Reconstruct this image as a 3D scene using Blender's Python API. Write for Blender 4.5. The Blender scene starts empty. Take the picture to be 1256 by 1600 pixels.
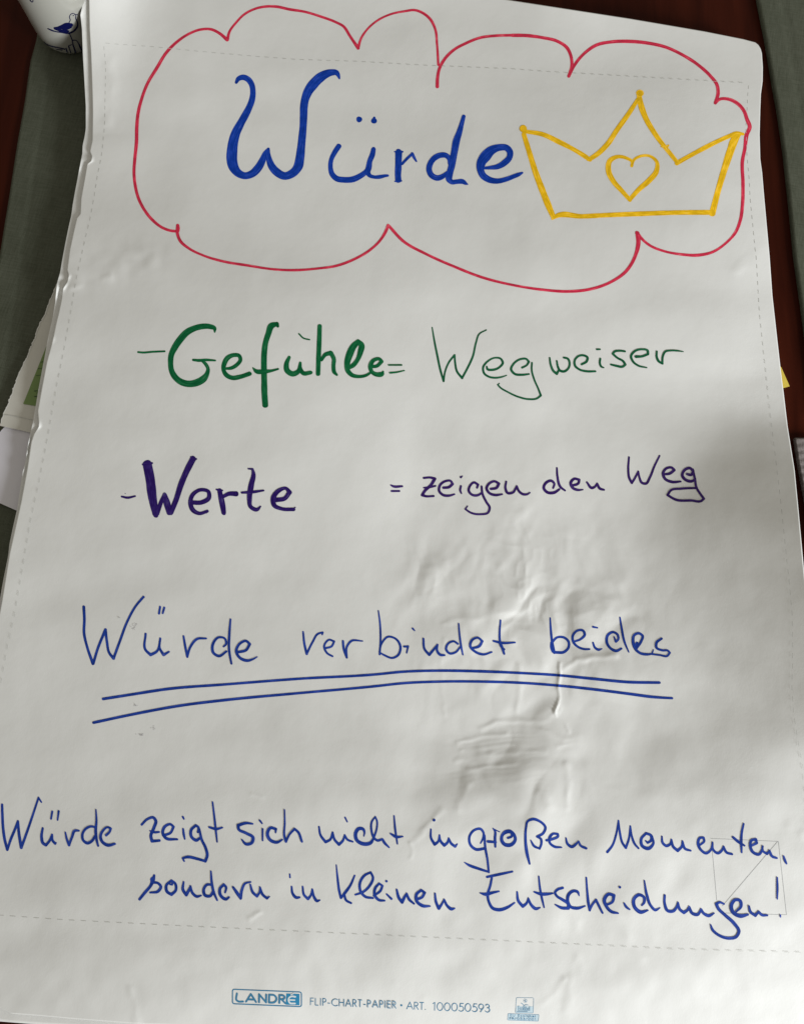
import bpy, bmesh, math, random
import numpy as np
from mathutils import Matrix, Vector
random.seed(4); rng = np.random.default_rng(7)
scene = bpy.context.scene
COL = scene.collection

# ------------------------------------------------------------------ camera (hand-held phone above the table)
F = 1230.0; IW = 1256.0; IH = 1600.0                       # focal length in pixels of the 1256x1600 photograph
RC = np.array([[0.99860247, 0.04633718, 0.02541614],
               [0.05119174, -0.96759335, -0.24727011],
               [0.01313469, 0.24822564, -0.96861319]])
CAM = np.array([-0.01599487, -0.23800263, 0.65852408])
cd = bpy.data.cameras.new('camera'); cam = bpy.data.objects.new('camera', cd); COL.objects.link(cam)
cd.sensor_fit = 'VERTICAL'; cd.sensor_height = 24.0; cd.lens = F / IH * 24.0
cd.clip_start = 0.02; cd.clip_end = 50
m = Matrix.Identity(4)
for i in range(3):
    m[i][0] = RC[0][i]; m[i][1] = -RC[1][i]; m[i][2] = -RC[2][i]; m[i][3] = CAM[i]
cam.matrix_world = m
scene.camera = cam

# ------------------------------------------------------------------ light: dim warm room, one daylit window behind and right of the photographer
w = bpy.data.worlds.new('World'); scene.world = w; w.use_nodes = True
bg = w.node_tree.nodes['Background']; bg.inputs[0].default_value = (1.0, 0.95, 0.83, 1); bg.inputs[1].default_value = 0.28
LPOS = Vector((2.0, -1.6, 0.84))
ld = bpy.data.lights.new('window_light', 'AREA'); lo = bpy.data.objects.new('window_light', ld); COL.objects.link(lo)
ld.shape = 'RECTANGLE'; ld.size = 0.6; ld.size_y = 0.8; ld.energy = 92; ld.color = (0.95, 0.98, 1.0)
lo.location = LPOS; lo.rotation_euler = (Vector((0.0, 0.0, 0)) - LPOS).to_track_quat('-Z', 'Y').to_euler()
scene.view_settings.view_transform = 'Standard'; scene.view_settings.look = 'None'
scene.view_settings.exposure = 0.07; scene.view_settings.gamma = 1.0
scene.render.engine = 'CYCLES'
scene.cycles.max_bounces = 6

# ------------------------------------------------------------------ geometry of the view: a pixel of the photograph and a height give a point of the place
def P(u, v, z):
    u = np.asarray(u, float); v = np.asarray(v, float); z = np.broadcast_to(np.asarray(z, float), u.shape)
    a = (u - IW / 2) / F; b = (v - IH / 2) / F
    d = a[..., None] * RC[0] + b[..., None] * RC[1] + RC[2]
    k = (z - CAM[2]) / d[..., 2]
    return CAM + d * k[..., None]

# ---- value noise
_NT = rng.random((256, 256))
def vnoise(x, y):
    xi = np.floor(x).astype(int); yi = np.floor(y).astype(int); fx = x - xi; fy = y - yi
    fx = fx * fx * (3 - 2 * fx); fy = fy * fy * (3 - 2 * fy)
    g = lambda a, b: _NT[a & 255, b & 255]
    return (g(xi, yi) * (1 - fx) * (1 - fy) + g(xi + 1, yi) * fx * (1 - fy) + g(xi, yi + 1) * (1 - fx) * fy + g(xi + 1, yi + 1) * fx * fy) * 2 - 1
def fbm(x, y, o=4):
    s = 0; a = 1.0
    for k in range(o):
        s = s + a * vnoise(x * 2 ** k + 13.7 * k, y * 2 ** k + 7.1 * k); a *= 0.5
    return s

# ---- the lie of the big sheet: broad swells (shaped to give a coarse chart of light and shade), then ridges and crumples
BR = np.array([[float(a) for a in r.split(',')] for r in """
180,180,180,182,182,184,184,184,183,182,182,184,186
178,176,178,180,181,181,181,180,180,180,182,186,190
174,174,175,176,178,178,178,177,177,178,180,188,194
172,172,173,175,176,177,177,177,177,178,182,190,198
180,176,171,171,172,175,177,178,180,182,188,194,202
178,176,175,176,178,181,184,184,182,182,186,194,206
182,181,180,182,184,186,187,186,183,183,187,190,204
181,182,182,184,186,189,192,182,183,178,168,154,138
180,182,183,185,187,190,194,180,185,178,162,148,122
180,181,182,184,185,187,187,186,186,180,170,152,128
179,180,181,182,183,184,186,190,190,186,176,158,135
178,179,181,182,183,186,190,194,195,190,180,164,155
178,179,180,181,182,184,190,178,192,190,176,174,190
176,177,178,181,185,190,194,198,200,200,196,194,200
177,179,182,186,190,196,200,203,205,206,207,209,212
181,184,188,193,198,203,207,210,212,214,217,221,226
188,193,200,207,213,217,220,222,224,226,229,232,235""".strip().split('\n')])
def tone_chart():
    lin = np.log((BR / 255) ** 2.2)
    vv, uu = np.mgrid[0:17, 0:13]; uu = uu / 12 - .5; vv = vv / 16 - .5
    A = np.stack([np.ones_like(uu), uu, vv, uu * vv, vv * vv], -1).reshape(-1, 5)
    c = np.linalg.lstsq(A, lin.reshape(-1), rcond=None)[0]
    return lin - (A @ c).reshape(17, 13)
DS = np.array([[-0.436,-0.395,-0.313,0.137,0.188,0.191,0.174,0.224,0.217,0.519,0.378,0.211,0.211],[-0.361,-0.361,-0.361,0.135,0.201,0.206,0.15,0.132,0.146,0.122,0.238,0.211,0.211],[0.023,0.023,0.023,0.019,0.046,0.067,0.102,0.062,0.128,0.088,0.087,0.207,0.207],[0.011,0.011,0.011,-0.015,-0.018,0.018,0.001,-0.009,-0.046,0.07,0.054,0.106,0.106],[0.037,0.01,-0.047,-0.027,0.002,-0.06,-0.018,-0.076,-0.083,-0.088,0.006,0.11,0.11],[0.065,0.065,0.048,0.06,-0.04,-0.061,-0.067,-0.081,-0.173,-0.173,-0.186,-0.115,-0.115],[0.531,0.097,0.072,0.039,0.045,-0.028,-0.062,-0.104,-0.188,-0.215,-0.22,-0.201,-0.244],[0.8,0.092,0.015,0.027,0.07,0.004,-0.056,-0.167,-0.131,-0.233,-0.482,-0.681,-0.286],[0.356,0.058,0.026,0.01,0.037,0.05,0.003,-0.186,-0.204,-0.311,-0.567,-0.362,-0.242],[0.042,-0.034,-0.05,0.028,-0.031,-0.009,-0.003,-0.086,-0.272,-0.216,-0.373,-0.302,-0.114],[-0.029,-0.045,-0.076,-0.062,-0.027,-0.042,-0.021,-0.099,-0.058,-0.361,-0.28,-0.3,-0.135],[-0.084,-0.05,-0.072,-0.038,-0.002,0.025,-0.069,-0.006,-0.078,-0.141,-0.195,-0.149,-0.116],[-0.052,-0.075,-0.033,-0.077,-0.063,-0.027,-0.031,-0.152,-0.148,-0.072,-0.095,-0.224,-0.171],[-0.114,-0.02,-0.036,-0.031,0.041,0.027,0.081,0.069,-0.008,-0.026,0.017,-0.069,-0.15],[-0.067,-0.047,0.025,0.038,0.037,0.064,0.019,0.079,0.08,0.082,0.01,0.025,-0.059],[0.048,0.03,-0.021,0.042,0.074,0.004,0.101,0.109,0.091,0.137,0.115,0.048,0.033],[0.105,0.144,0.124,0.148,0.165,0.176,0.202,0.191,0.179,0.112,0.138,0.154,0.028]])
S = tone_chart() * .7 + DS
S[7:11, 12] *= .82; S[7:11, 10] -= .05; S[7:10, 9] -= .04  # shade at the right side, shaped into the sheet's slopes
GU0, GV0, GST = -150.0, -150.0, 50.0
gv, gu = np.mgrid[0:39, 0:32]                        # 50 px cells, u -150..1400, v -150..1750
def bilin(T, fu, fv):
    fu = np.clip(fu, 0, T.shape[1] - 1.0001); fv = np.clip(fv, 0, T.shape[0] - 1.0001)
    a = fu.astype(int); b = fv.astype(int); x = fu - a; y = fv - b
    return T[b, a] * (1 - x) * (1 - y) + T[b, a + 1] * x * (1 - y) + T[b + 1, a] * (1 - x) * y + T[b + 1, a + 1] * x * y
def cubic(T, fu, fv):
    fu = np.clip(fu, 1, T.shape[1] - 2.001); fv = np.clip(fv, 1, T.shape[0] - 2.001)
    a = fu.astype(int); b = fv.astype(int); x = fu - a; y = fv - b
    wt = lambda t: (((-t + 2) * t - 1) * t / 2, ((3 * t - 5) * t * t + 2) / 2, ((-3 * t + 4) * t + 1) * t / 2, (t - 1) * t * t / 2)
    wx = wt(x); wy = wt(y); s = 0
    for j in range(4):
        for i in range(4):
            s = s + T[np.clip(b + j - 1, 0, T.shape[0] - 1), np.clip(a + i - 1, 0, T.shape[1] - 1)] * wx[i] * wy[j]
    return s
SPAD = np.pad(S, 2, mode='edge')
sg = cubic(SPAD, (GU0 + gu * GST) / (1256 / 12) + 2, (GV0 + gv * GST) / 100 + 2)
def solve_h(s):
    """least squares: slope along the light set to give the charted tones, little slope across it, sheet kept close to the table (closest at its left edge)"""
    n, mm = s.shape; PX = 1 / 1750.0; d = GST * PX; lx, ly = -0.78, -0.63
    idx = np.arange(n * mm).reshape(n, mm); K = n * mm; M = np.zeros((K, K)); b = np.zeros(K)
    def add(cols, co, rhs, w):
        for i, a in zip(cols, co):
            np.add.at(b, i, w * a * rhs)
            for j, c in zip(cols, co): np.add.at(M, (i, j), w * a * c)
    i0 = idx[:-1, :-1].ravel(); i1 = idx[:-1, 1:].ravel(); i2 = idx[1:, :-1].ravel(); i3 = idx[1:, 1:].ravel()
    sc = (s[:-1, :-1] + s[1:, 1:] + s[1:, :-1] + s[:-1, 1:]).ravel() / 4
    gx = np.array([-.5, .5, -.5, .5]) / d; gy = np.array([-.5, -.5, .5, .5]) / d
    cols = (i0, i1, i2, i3)
    add(cols, gx * lx + gy * ly, sc, 1.0)
    add(cols, gx * -ly + gy * lx, 0 * sc, .04)
    for c in (idx[:-2].ravel(), ):                     # a little stiffness
        add((idx[:-2].ravel(), idx[1:-1].ravel(), idx[2:].ravel()), (1 / d / d, -2 / d / d, 1 / d / d), 0 * idx[:-2].ravel(), 7e-5)
        add((idx[:, :-2].ravel(), idx[:, 1:-1].ravel(), idx[:, 2:].ravel()), (1 / d / d, -2 / d / d, 1 / d / d), 0 * idx[:, :-2].ravel(), 7e-5)
    uu = GU0 + gu * GST; vv = GV0 + gv * GST
    edge = np.interp(vv, [0, 500, 900, 1600], [150, 110, 20, -80])
    wz = 8.5 ** 2 * (1 + 14 * np.exp(-(np.clip(uu - edge, 0, 999) / 90.0) ** 2))
    add((idx.ravel(),), (1.0,), 0 * idx.ravel(), wz.ravel())
    return np.linalg.solve(M, b).reshape(n, mm)
HG = solve_h(sg)

def seg_dist(u, v, pts):
    best = np.full(u.shape, 1e9)
    for (a, b), (c, d) in zip(pts[:-1], pts[1:]):
        dx, dy = c - a, d - b; L = dx * dx + dy * dy
        t = np.clip(((u - a) * dx + (v - b) * dy) / L, 0, 1)
        best = np.minimum(best, np.hypot(u - a - t * dx, v - b - t * dy))
    return best
# traced ridges of the sheet: points, half width (px), height (mm)
RIDGES = [
    ([(874, 1036), (874, 1050), (872, 1066), (871, 1076), (873, 1088), (871, 1098), (866, 1110), (869, 1120)], 2.1, 1.9), ([(874, 1034), (873, 1060), (871, 1078)], 7, .8),
    ([(873, 1085), (875, 1105), (872, 1118), (884, 1130), (888, 1142)], 3.0, .5),
    ([(750, 1140), (775, 1128), (805, 1125), (840, 1127), (856, 1122), (868, 1112)], 4.0, .8),
    ([(716, 1160), (750, 1151), (790, 1148)], 4, .5), ([(722, 1172), (760, 1166), (800, 1163)], 4, .45),
    ([(712, 1190), (750, 1180), (800, 1176), (850, 1174)], 5, .6), ([(724, 1204), (770, 1196), (830, 1190)], 4, .5),
    ([(845, 1140), (880, 1155), (905, 1152)], 5, .5), ([(870, 1165), (900, 1160)], 3.5, .4),
    ([(880, 1045), (900, 1032), (925, 1027), (960, 1024)], 5, .9),
    ([(693, 975), (715, 968), (745, 966), (780, 958)], 5, .4),
    ([(693, 1000), (690, 1040), (694, 1115)], 4, .35),
    ([(810, 1040), (812, 1075), (808, 1110)], 5, .6),
    ([(820, 800), (800, 835), (796, 860), (776, 890)], 14, .8), ([(835, 812), (815, 850), (822, 880), (818, 930)], 6, .45),
    ([(694, 882), (672, 895), (655, 912)], 11, .8), ([(660, 930), (675, 940), (700, 930)], 7, .35),
    ([(906, 905), (920, 925), (928, 943)], 5, .35), ([(962, 915), (975, 935), (988, 945)], 5, .3),
    ([(850, 952), (880, 962), (915, 957)], 9, .4), ([(940, 962), (980, 952)], 8, .4),
    ([(700, 1205), (730, 1225), (716, 1262)], 8, .7), ([(850, 1205), (845, 1235), (858, 1260)], 8, .9),
    ([(885, 1195), (888, 1225), (884, 1262)], 6, .7),
    ([(640, 1318), (645, 1330), (642, 1340)], 3, .6), ([(690, 1265), (660, 1300), (642, 1318)], 5, .5),
    ([(172, 431), (150, 443), (112, 449)], 6, .6), ([(240, 400), (170, 420), (125, 425)], 26, 1.1),
    ([(900, 1440), (905, 1490), (893, 1540), (885, 1580)], 9, .7), ([(960, 1430), (985, 1480), (1000, 1500)], 10, .5),
    ([(170, 90), (176, 130), (168, 190)], 10, .8),
    ([(846, 1570), (866, 1553), (880, 1530)], 6, .6), ([(620, 1540), (640, 1565), (660, 1560)], 8, .4),
    ([(1150, 420), (1175, 405), (1190, 385)], 10, .7), ([(1236, 1290), (1250, 1300), (1262, 1290)], 9, .8),
    ([(205, 1545), (210, 1565), (214, 1600)], 6, .4), ([(390, 1435), (405, 1425)], 4, .5), ([(395, 1240), (410, 1245)], 4, .35),
]
EDGE_L = [(139.4, -100), (139.4, 0), (140.1, 44), (142.4, 87), (144.5, 149), (145, 175), (144.3, 219), (140.6, 236), (143.6, 243), (142.4, 252), (136.3, 256), (132, 281), (126.7, 310), (125.6, 334), (120, 341), (114.7, 364), (108.7, 392), (105, 422), (107.7, 430), (105, 440), (98, 452), (96, 469), (91.5, 490), (88.6, 501), (82, 533), (73, 566), (65.6, 605), (59, 642), (60, 652), (61, 666), (53, 678), (49, 690), (42.7, 732), (33, 784), (22, 833), (15, 865), (12.4, 881), (3.4, 937), (-10, 1010), (-50, 1240), (-85, 1420), (-118, 1562)]
def H(u, v):
    u = np.asarray(u, float); v = np.asarray(v, float)
    h = cubic(HG, (u - GU0) / GST, (v - GV0) / GST) + .0205
    h = .004 + .006 * np.log1p(np.exp(np.clip((h - .004) / .006, -20, 20)))    # the sheet cannot sink into the table
    # the top left corner rests against the cup
    h = h + 0.034 * np.exp(-((u - 120) / 95.0) ** 2) * np.clip((210 - v) / 210.0, 0, 1.6) ** 1.35
    # crumpled middle
    msk = np.exp(-((u - 830) / 150.0) ** 2 - ((v - 960) / 130.0) ** 2) + .45 * np.exp(-((u - 810) / 110.0) ** 2 - ((v - 1190) / 70.0) ** 2) + .35 * np.exp(-((u - 680) / 60.) ** 2 - ((v - 910) / 60.) ** 2)
    msk = np.clip(msk, 0, 1)
    wu = u + 14 * vnoise(u / 45 + 3, v / 45); wv = v + 14 * vnoise(u / 45 + 31, v / 45 + 9)
    n1 = vnoise(wu / 52, wv / 60 + 3.1); n2 = 1 - np.abs(vnoise(wu / 24 + 9.2, wv / 38)); n3 = 1 - np.abs(vnoise(wu / 12 + 5, wv / 17))
    n4 = np.abs(vnoise((wu + .5 * wv) / 60 + 4.4, (wv - .3 * wu) / 75 + 1.7))
    fine = np.exp(-((u - 815) / 45.0) ** 2 - ((v - 900) / 80.0) ** 2) + .5 * np.exp(-((u - 900) / 90.0) ** 2 - ((v - 965) / 35.0) ** 2) + .4 * np.exp(-((u - 690) / 40.0) ** 2 - ((v - 905) / 40.0) ** 2)
    h = h + msk * (0.0020 * n1 + .0017 * n4 + .00085 * vnoise(wu / 27, wv / 31) + .00030 * vnoise(wu / 13, wv / 16) + .00012 * n2) + np.clip(fine, 0, 1) * (.00028 * n3 * n3 + .00030 * n2)
    low = np.exp(-((u - 860) / 260.0) ** 2 - ((v - 1330) / 230.0) ** 2) + .5 * np.exp(-((u - 720) / 120.0) ** 2 - ((v - 760) / 120.0) ** 2)
    h = h + low * (.0016 * vnoise((u + .3 * v) / 68 + 2.2, (v - .2 * u) / 90 + 8.4) + .0004 * vnoise(wu / 31 + 7, wv / 36 + 3))
    lines = np.exp(-((u - 775) / 75.0) ** 4 - ((v - 1180) / 42.0) ** 4)
    h = h + lines * .00016 * (1 - np.abs(vnoise(u / 70 + 2, (v + .10 * u + 5 * vnoise(u / 40, v / 30)) / 7.5)))
    # gentle buckling everywhere and a little more along the bottom
    h = h + 0.0011 * fbm((u + .5 * v) / 170 + 5, (v - .35 * u) / 115 + 2, 2) + 0.00006 * vnoise(u / 23, v / 27) * (1 + 1.5 * np.clip((v - 1350) / 200, 0, 1))
    for pts, wd, am in RIDGES:
        us = [p[0] for p in pts]; vs = [p[1] for p in pts]
        r = wd * 3
        k = (u > min(us) - r) & (u < max(us) + r) & (v > min(vs) - r) & (v < max(vs) + r)
        if k.any():
            uk = u[k] + 1.5 * vnoise(u[k] / 9, v[k] / 9); vk = v[k] + 1.5 * vnoise(u[k] / 11 + 4, v[k] / 8)
            q = np.zeros(u.shape); q[k] = am * .6e-3 * np.exp(-(seg_dist(uk, vk, pts) / wd) ** 2) * (.62 + .55 * vnoise(u[k] / 17, v[k] / 17))
            h = h + q
    # wavy free edge on the left
    el = np.interp(v, [p[1] for p in EDGE_L], [p[0] for p in EDGE_L])
    d = np.clip(u - el, -20, 400)
    h = h + np.exp(-(d / 16.0) ** 2) * 0.0003 * vnoise(v / 50.0, v * 0 + 3.3)
    for c, w_, a in ((432, 5, .8), (448, 6, 1.0), (664, 6, 1.0), (250, 5, .7), (530, 6, .4)): h = h + .0014 * a * np.exp(-((v - c) / w_) ** 2) * np.clip(1 - d / 4.5, 0, 1)
    return h

# ------------------------------------------------------------------ materials
def mat(name, base, rough=.5, spec=.5, build=None):
    mt = bpy.data.materials.new(name); mt.use_nodes = True
    b = mt.node_tree.nodes['Principled BSDF']
    b.inputs['Base Color'].default_value = (*base, 1); b.inputs['Roughness'].default_value = rough
    b.inputs['Specular IOR Level'].default_value = spec
    if build: build(mt.node_tree, b)
    return mt
def N(nt, t, **kw):
    n = nt.nodes.new(t)
    for k, v in kw.items():
        if k in n.inputs.keys(): n.inputs[k].default_value = v
        else: setattr(n, k, v)
    return n
def ramp(nt, stops):
    r = nt.nodes.new('ShaderNodeValToRGB')
    while len(r.color_ramp.elements) < len(stops): r.color_ramp.elements.new(.5)
    for e, (p, c) in zip(r.color_ramp.elements, stops): e.position = p; e.color = (*c, 1)
    return r
def paper_nodes(c0, c1, bump=.12):
    def f(nt, b):
        L = nt.links.new
        tc = N(nt, 'ShaderNodeTexCoord')
        n1 = N(nt, 'ShaderNodeTexNoise', Scale=14.0, Detail=4.0); L(tc.outputs['Object'], n1.inputs['Vector'])
        r = ramp(nt, [(.3, c0), (.7, c1)]); L(n1.outputs['Fac'], r.inputs['Fac'])
        L(r.outputs['Color'], b.inputs['Base Color'])
        n2 = N(nt, 'ShaderNodeTexNoise', Scale=900.0, Detail=3.0); L(tc.outputs['Object'], n2.inputs['Vector'])
        n3 = N(nt, 'ShaderNodeTexNoise', Scale=95.0, Detail=3.0); L(tc.outputs['Object'], n3.inputs['Vector'])
        bp = N(nt, 'ShaderNodeBump', Strength=bump, Distance=.0003); L(n2.outputs['Fac'], bp.inputs['Height'])
        bp2 = N(nt, 'ShaderNodeBump', Strength=.22, Distance=.0006); L(n3.outputs['Fac'], bp2.inputs['Height']); L(bp.outputs['Normal'], bp2.inputs['Normal'])
        L(bp2.outputs['Normal'], b.inputs['Normal'])
    return f
M_PAPER = mat('flip_chart_paper', (.78, .78, .76), .48, .35, paper_nodes((.785, .782, .76), (.815, .812, .79)))
M_PAPER2 = mat('printer_paper', (.80, .79, .84), .55, .3, paper_nodes((.74, .72, .78), (.78, .76, .81)))
M_LEAF = mat('leaflet_paper', (.70, .68, .62), .5, .3, paper_nodes((.66, .64, .58), (.71, .69, .63)))
def ink(name, c, dry=0.0, pale=(.7, .7, .68)):
    def f(nt, b):
        L = nt.links.new
        uv = N(nt, 'ShaderNodeUVMap')
        mp = N(nt, 'ShaderNodeMapping'); mp.inputs['Scale'].default_value = (0.05, 3.2, 1); L(uv.outputs['UV'], mp.inputs['Vector'])
        n = N(nt, 'ShaderNodeTexNoise', Scale=1.0, Detail=2.0, Roughness=.5); L(mp.outputs['Vector'], n.inputs['Vector'])
        tc = N(nt, 'ShaderNodeTexCoord'); n2 = N(nt, 'ShaderNodeTexNoise', Scale=160.0, Detail=3.0); L(tc.outputs['Object'], n2.inputs['Vector'])
        mix = N(nt, 'ShaderNodeMath', operation='ADD'); L(n.outputs['Fac'], mix.inputs[0])
        mu = N(nt, 'ShaderNodeMath', operation='MULTIPLY'); L(n2.outputs['Fac'], mu.inputs[0]); mu.inputs[1].default_value = .45; L(mu.outputs[0], mix.inputs[1])
        c2 = tuple(a * 1.35 + .01 for a in c); c3 = tuple(a * (1 - dry) + p * dry for a, p in zip(c2, pale))
        r = ramp(nt, [(.35, tuple(a * .72 for a in c)), (.68, c), (.86, c2), (1.0, c3)]); L(mix.outputs[0], r.inputs['Fac']); L(r.outputs['Color'], b.inputs['Base Color'])
    return mat(name, c, .5, .12, f)
I_BLUE = ink('blue_marker_ink', (.002, .042, .36), .06)
I_BLUE2 = ink('fine_blue_marker_ink', (.010, .042, .29), .05)
I_GREEN = ink('green_marker_ink', (.001, .115, .036), .05)
I_GREEN2 = ink('fine_green_marker_ink', (.005, .10, .040), .04)
I_PURPLE = ink('purple_marker_ink', (.022, .006, .115), .08)
I_PURPLE2 = ink('fine_purple_marker_ink', (.034, .010, .12), .04)
I_RED = ink('red_marker_ink', (.64, .030, .075), .25)
I_YELLOW = ink('yellow_marker_ink', (.90, .53, .010), .22)
M_PRINT = mat('blue_print', (.055, .22, .38), .6, .2)
M_PRINTB = mat('cyan_blue_print', (.03, .25, .46), .6, .2)
M_GREY = mat('grey_print', (.55, .55, .52), .6, .2)
M_GREY2 = mat('pale_grey_print', (.44, .45, .46), .6, .2)
M_PALEB = mat('pale_blue_print', (.22, .37, .50), .6, .2)
M_PALEF = mat('pale_blue_fill_print', (.55, .68, .75), .6, .2)
M_WHITEP = mat('white_print', (.72, .78, .80), .6, .2)
M_NAVY = mat('navy_glaze', (.004, .006, .06), .15, .5)
M_SMUDGE = mat('grey_smudge', (.47, .46, .47), .6, .2)
def linen(c0, c1):
    def f(nt, b):
        L = nt.links.new
        tc = N(nt, 'ShaderNodeTexCoord')
        mp = N(nt, 'ShaderNodeMapping'); mp.inputs['Rotation'].default_value = (0, 0, .15); L(tc.outputs['Object'], mp.inputs['Vector'])
        w1 = N(nt, 'ShaderNodeTexWave', Scale=260.0, Distortion=3.5, Detail=2.0); w1.bands_direction = 'X'; w1.inputs['Detail Scale'].default_value = .6; L(mp.outputs['Vector'], w1.inputs['Vector'])
        w2 = N(nt, 'ShaderNodeTexWave', Scale=260.0, Distortion=3.5, Detail=2.0); w2.bands_direction = 'Y'; w2.inputs['Detail Scale'].default_value = .6; L(mp.outputs['Vector'], w2.inputs['Vector'])
        mx = N(nt, 'ShaderNodeMath', operation='MAXIMUM'); L(w1.outputs['Fac'], mx.inputs[0]); L(w2.outputs['Fac'], mx.inputs[1])
        s1 = N(nt, 'ShaderNodeMapping'); s1.inputs['Scale'].default_value = (60, 700, 1); L(mp.outputs['Vector'], s1.inputs['Vector'])
        s2 = N(nt, 'ShaderNodeMapping'); s2.inputs['Scale'].default_value = (700, 60, 1); L(mp.outputs['Vector'], s2.inputs['Vector'])
        a1 = N(nt, 'ShaderNodeTexNoise', Scale=1.0, Detail=3.0); L(s1.outputs['Vector'], a1.inputs['Vector'])
        a2 = N(nt, 'ShaderNodeTexNoise', Scale=1.0, Detail=3.0); L(s2.outputs['Vector'], a2.inputs['Vector'])
        ad = N(nt, 'ShaderNodeMath', operation='ADD'); L(a1.outputs['Fac'], ad.inputs[0]); L(a2.outputs['Fac'], ad.inputs[1])
        hf = N(nt, 'ShaderNodeMath', operation='MULTIPLY'); L(ad.outputs[0], hf.inputs[0]); hf.inputs[1].default_value = .5
        bl = N(nt, 'ShaderNodeTexNoise', Scale=26.0, Detail=4.0); L(tc.outputs['Object'], bl.inputs['Vector'])
        h2 = N(nt, 'ShaderNodeMath', operation='MULTIPLY_ADD'); L(bl.outputs['Fac'], h2.inputs[0]); h2.inputs[1].default_value = .35; L(hf.outputs[0], h2.inputs[2])
        r = ramp(nt, [(.5, c0), (.82, c1)]); L(h2.outputs[0], r.inputs['Fac']); L(r.outputs['Color'], b.inputs['Base Color'])
        bp = N(nt, 'ShaderNodeBump', Strength=.5, Distance=.0003); L(mx.outputs[0], bp.inputs['Height'])
        bp2 = N(nt, 'ShaderNodeBump', Strength=.5, Distance=.0006); L(hf.outputs[0], bp2.inputs['Height']); L(bp.outputs['Normal'], bp2.inputs['Normal'])
        L(bp2.outputs['Normal'], b.inputs['Normal'])
    return f
M_LINEN = mat('olive_linen', (.05, .055, .035), .85, .2, linen((.076, .083, .057), (.112, .12, .088)))
M_MAT = mat('grey_woven_fabric', (.2, .17, .16), .9, .2, linen((.13, .11, .105), (.26, .23, .22)))
def wood(nt, b):
    L = nt.links.new
    tc = N(nt, 'ShaderNodeTexCoord'); mp = N(nt, 'ShaderNodeMapping'); mp.inputs['Scale'].default_value = (14, 1.2, 1); L(tc.outputs['Object'], mp.inputs['Vector'])
    n = N(nt, 'ShaderNodeTexNoise', Scale=4.0, Detail=6.0, Distortion=.6); L(mp.outputs['Vector'], n.inputs['Vector'])
    r = ramp(nt, [(.3, (.030, .0045, .0016)), (.55, (.046, .0075, .0028)), (.8, (.064, .011, .004))]); L(n.outputs['Fac'], r.inputs['Fac']); L(r.outputs['Color'], b.inputs['Base Color'])
    n2 = N(nt, 'ShaderNodeTexNoise', Scale=60.0, Detail=3.0); L(mp.outputs['Vector'], n2.inputs['Vector'])
    bp = N(nt, 'ShaderNodeBump', Strength=.08, Distance=.0005); L(n2.outputs['Fac'], bp.inputs['Height']); L(bp.outputs['Normal'], b.inputs['Normal'])
M_WOOD = mat('dark_mahogany', (.03, .008, .004), .5, .06, wood)
M_CHINA = mat('shaded_white_porcelain', (.40, .395, .355), .16, .5)  # white glaze darkened: the cup's shade is put into its colour
M_GREENP = mat('green_picture', (.20, .29, .10), .5, .3)
M_GREEND = mat('dark_green_lettering', (.03, .06, .02), .5, .3)
M_YNOTE = mat('yellow_note_paper', (.82, .62, .10), .6, .2)

# ------------------------------------------------------------------ object helpers
def link(name, me, material, parent=None, smooth=True):
    o = bpy.data.objects.new(name, me); COL.objects.link(o)
    if material: me.materials.append(material)
    if parent: o.parent = parent
    if smooth: me.polygons.foreach_set('use_smooth', [True] * len(me.polygons))
    me.update(); return o
def tag(o, label=None, cat=None, group=None, kind=None):
    for k, v in (('label', label), ('category', cat), ('group', group), ('kind', kind)):
        if v: o[k] = v
    return o
def thing(name, label, cat):
    o = bpy.data.objects.new(name, None); COL.objects.link(o); o.empty_display_size = .02
    return tag(o, label, cat)
def resample(pts, n, par=None):
    pts = np.array(pts, float); d = np.r_[0, np.cumsum(np.hypot(*np.diff(pts, axis=0).T))]
    t = np.linspace(0, d[-1], n)
    return np.stack([np.interp(t, d, pts[:, 0]), np.interp(t, d, pts[:, 1])], -1)
def by_v(pts, vs):
    return np.stack([np.interp(vs, [p[1] for p in pts], [p[0] for p in pts]), vs], -1)
def coons(Lc, Rc, Tc, Bc):
    # Lc, Rc: (n,2) top->bottom; Tc, Bc: (m,2) left->right
    n, mth = len(Lc), len(Tc); s = np.linspace(0, 1, mth)[None, :, None]; t = np.linspace(0, 1, n)[:, None, None]
    return (1 - s) * Lc[:, None] + s * Rc[:, None] + (1 - t) * Tc[None] + t * Bc[None] - ((1 - s) * (1 - t) * Lc[0] + s * (1 - t) * Rc[0] + (1 - s) * t * Lc[-1] + s * t * Rc[-1])
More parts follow.
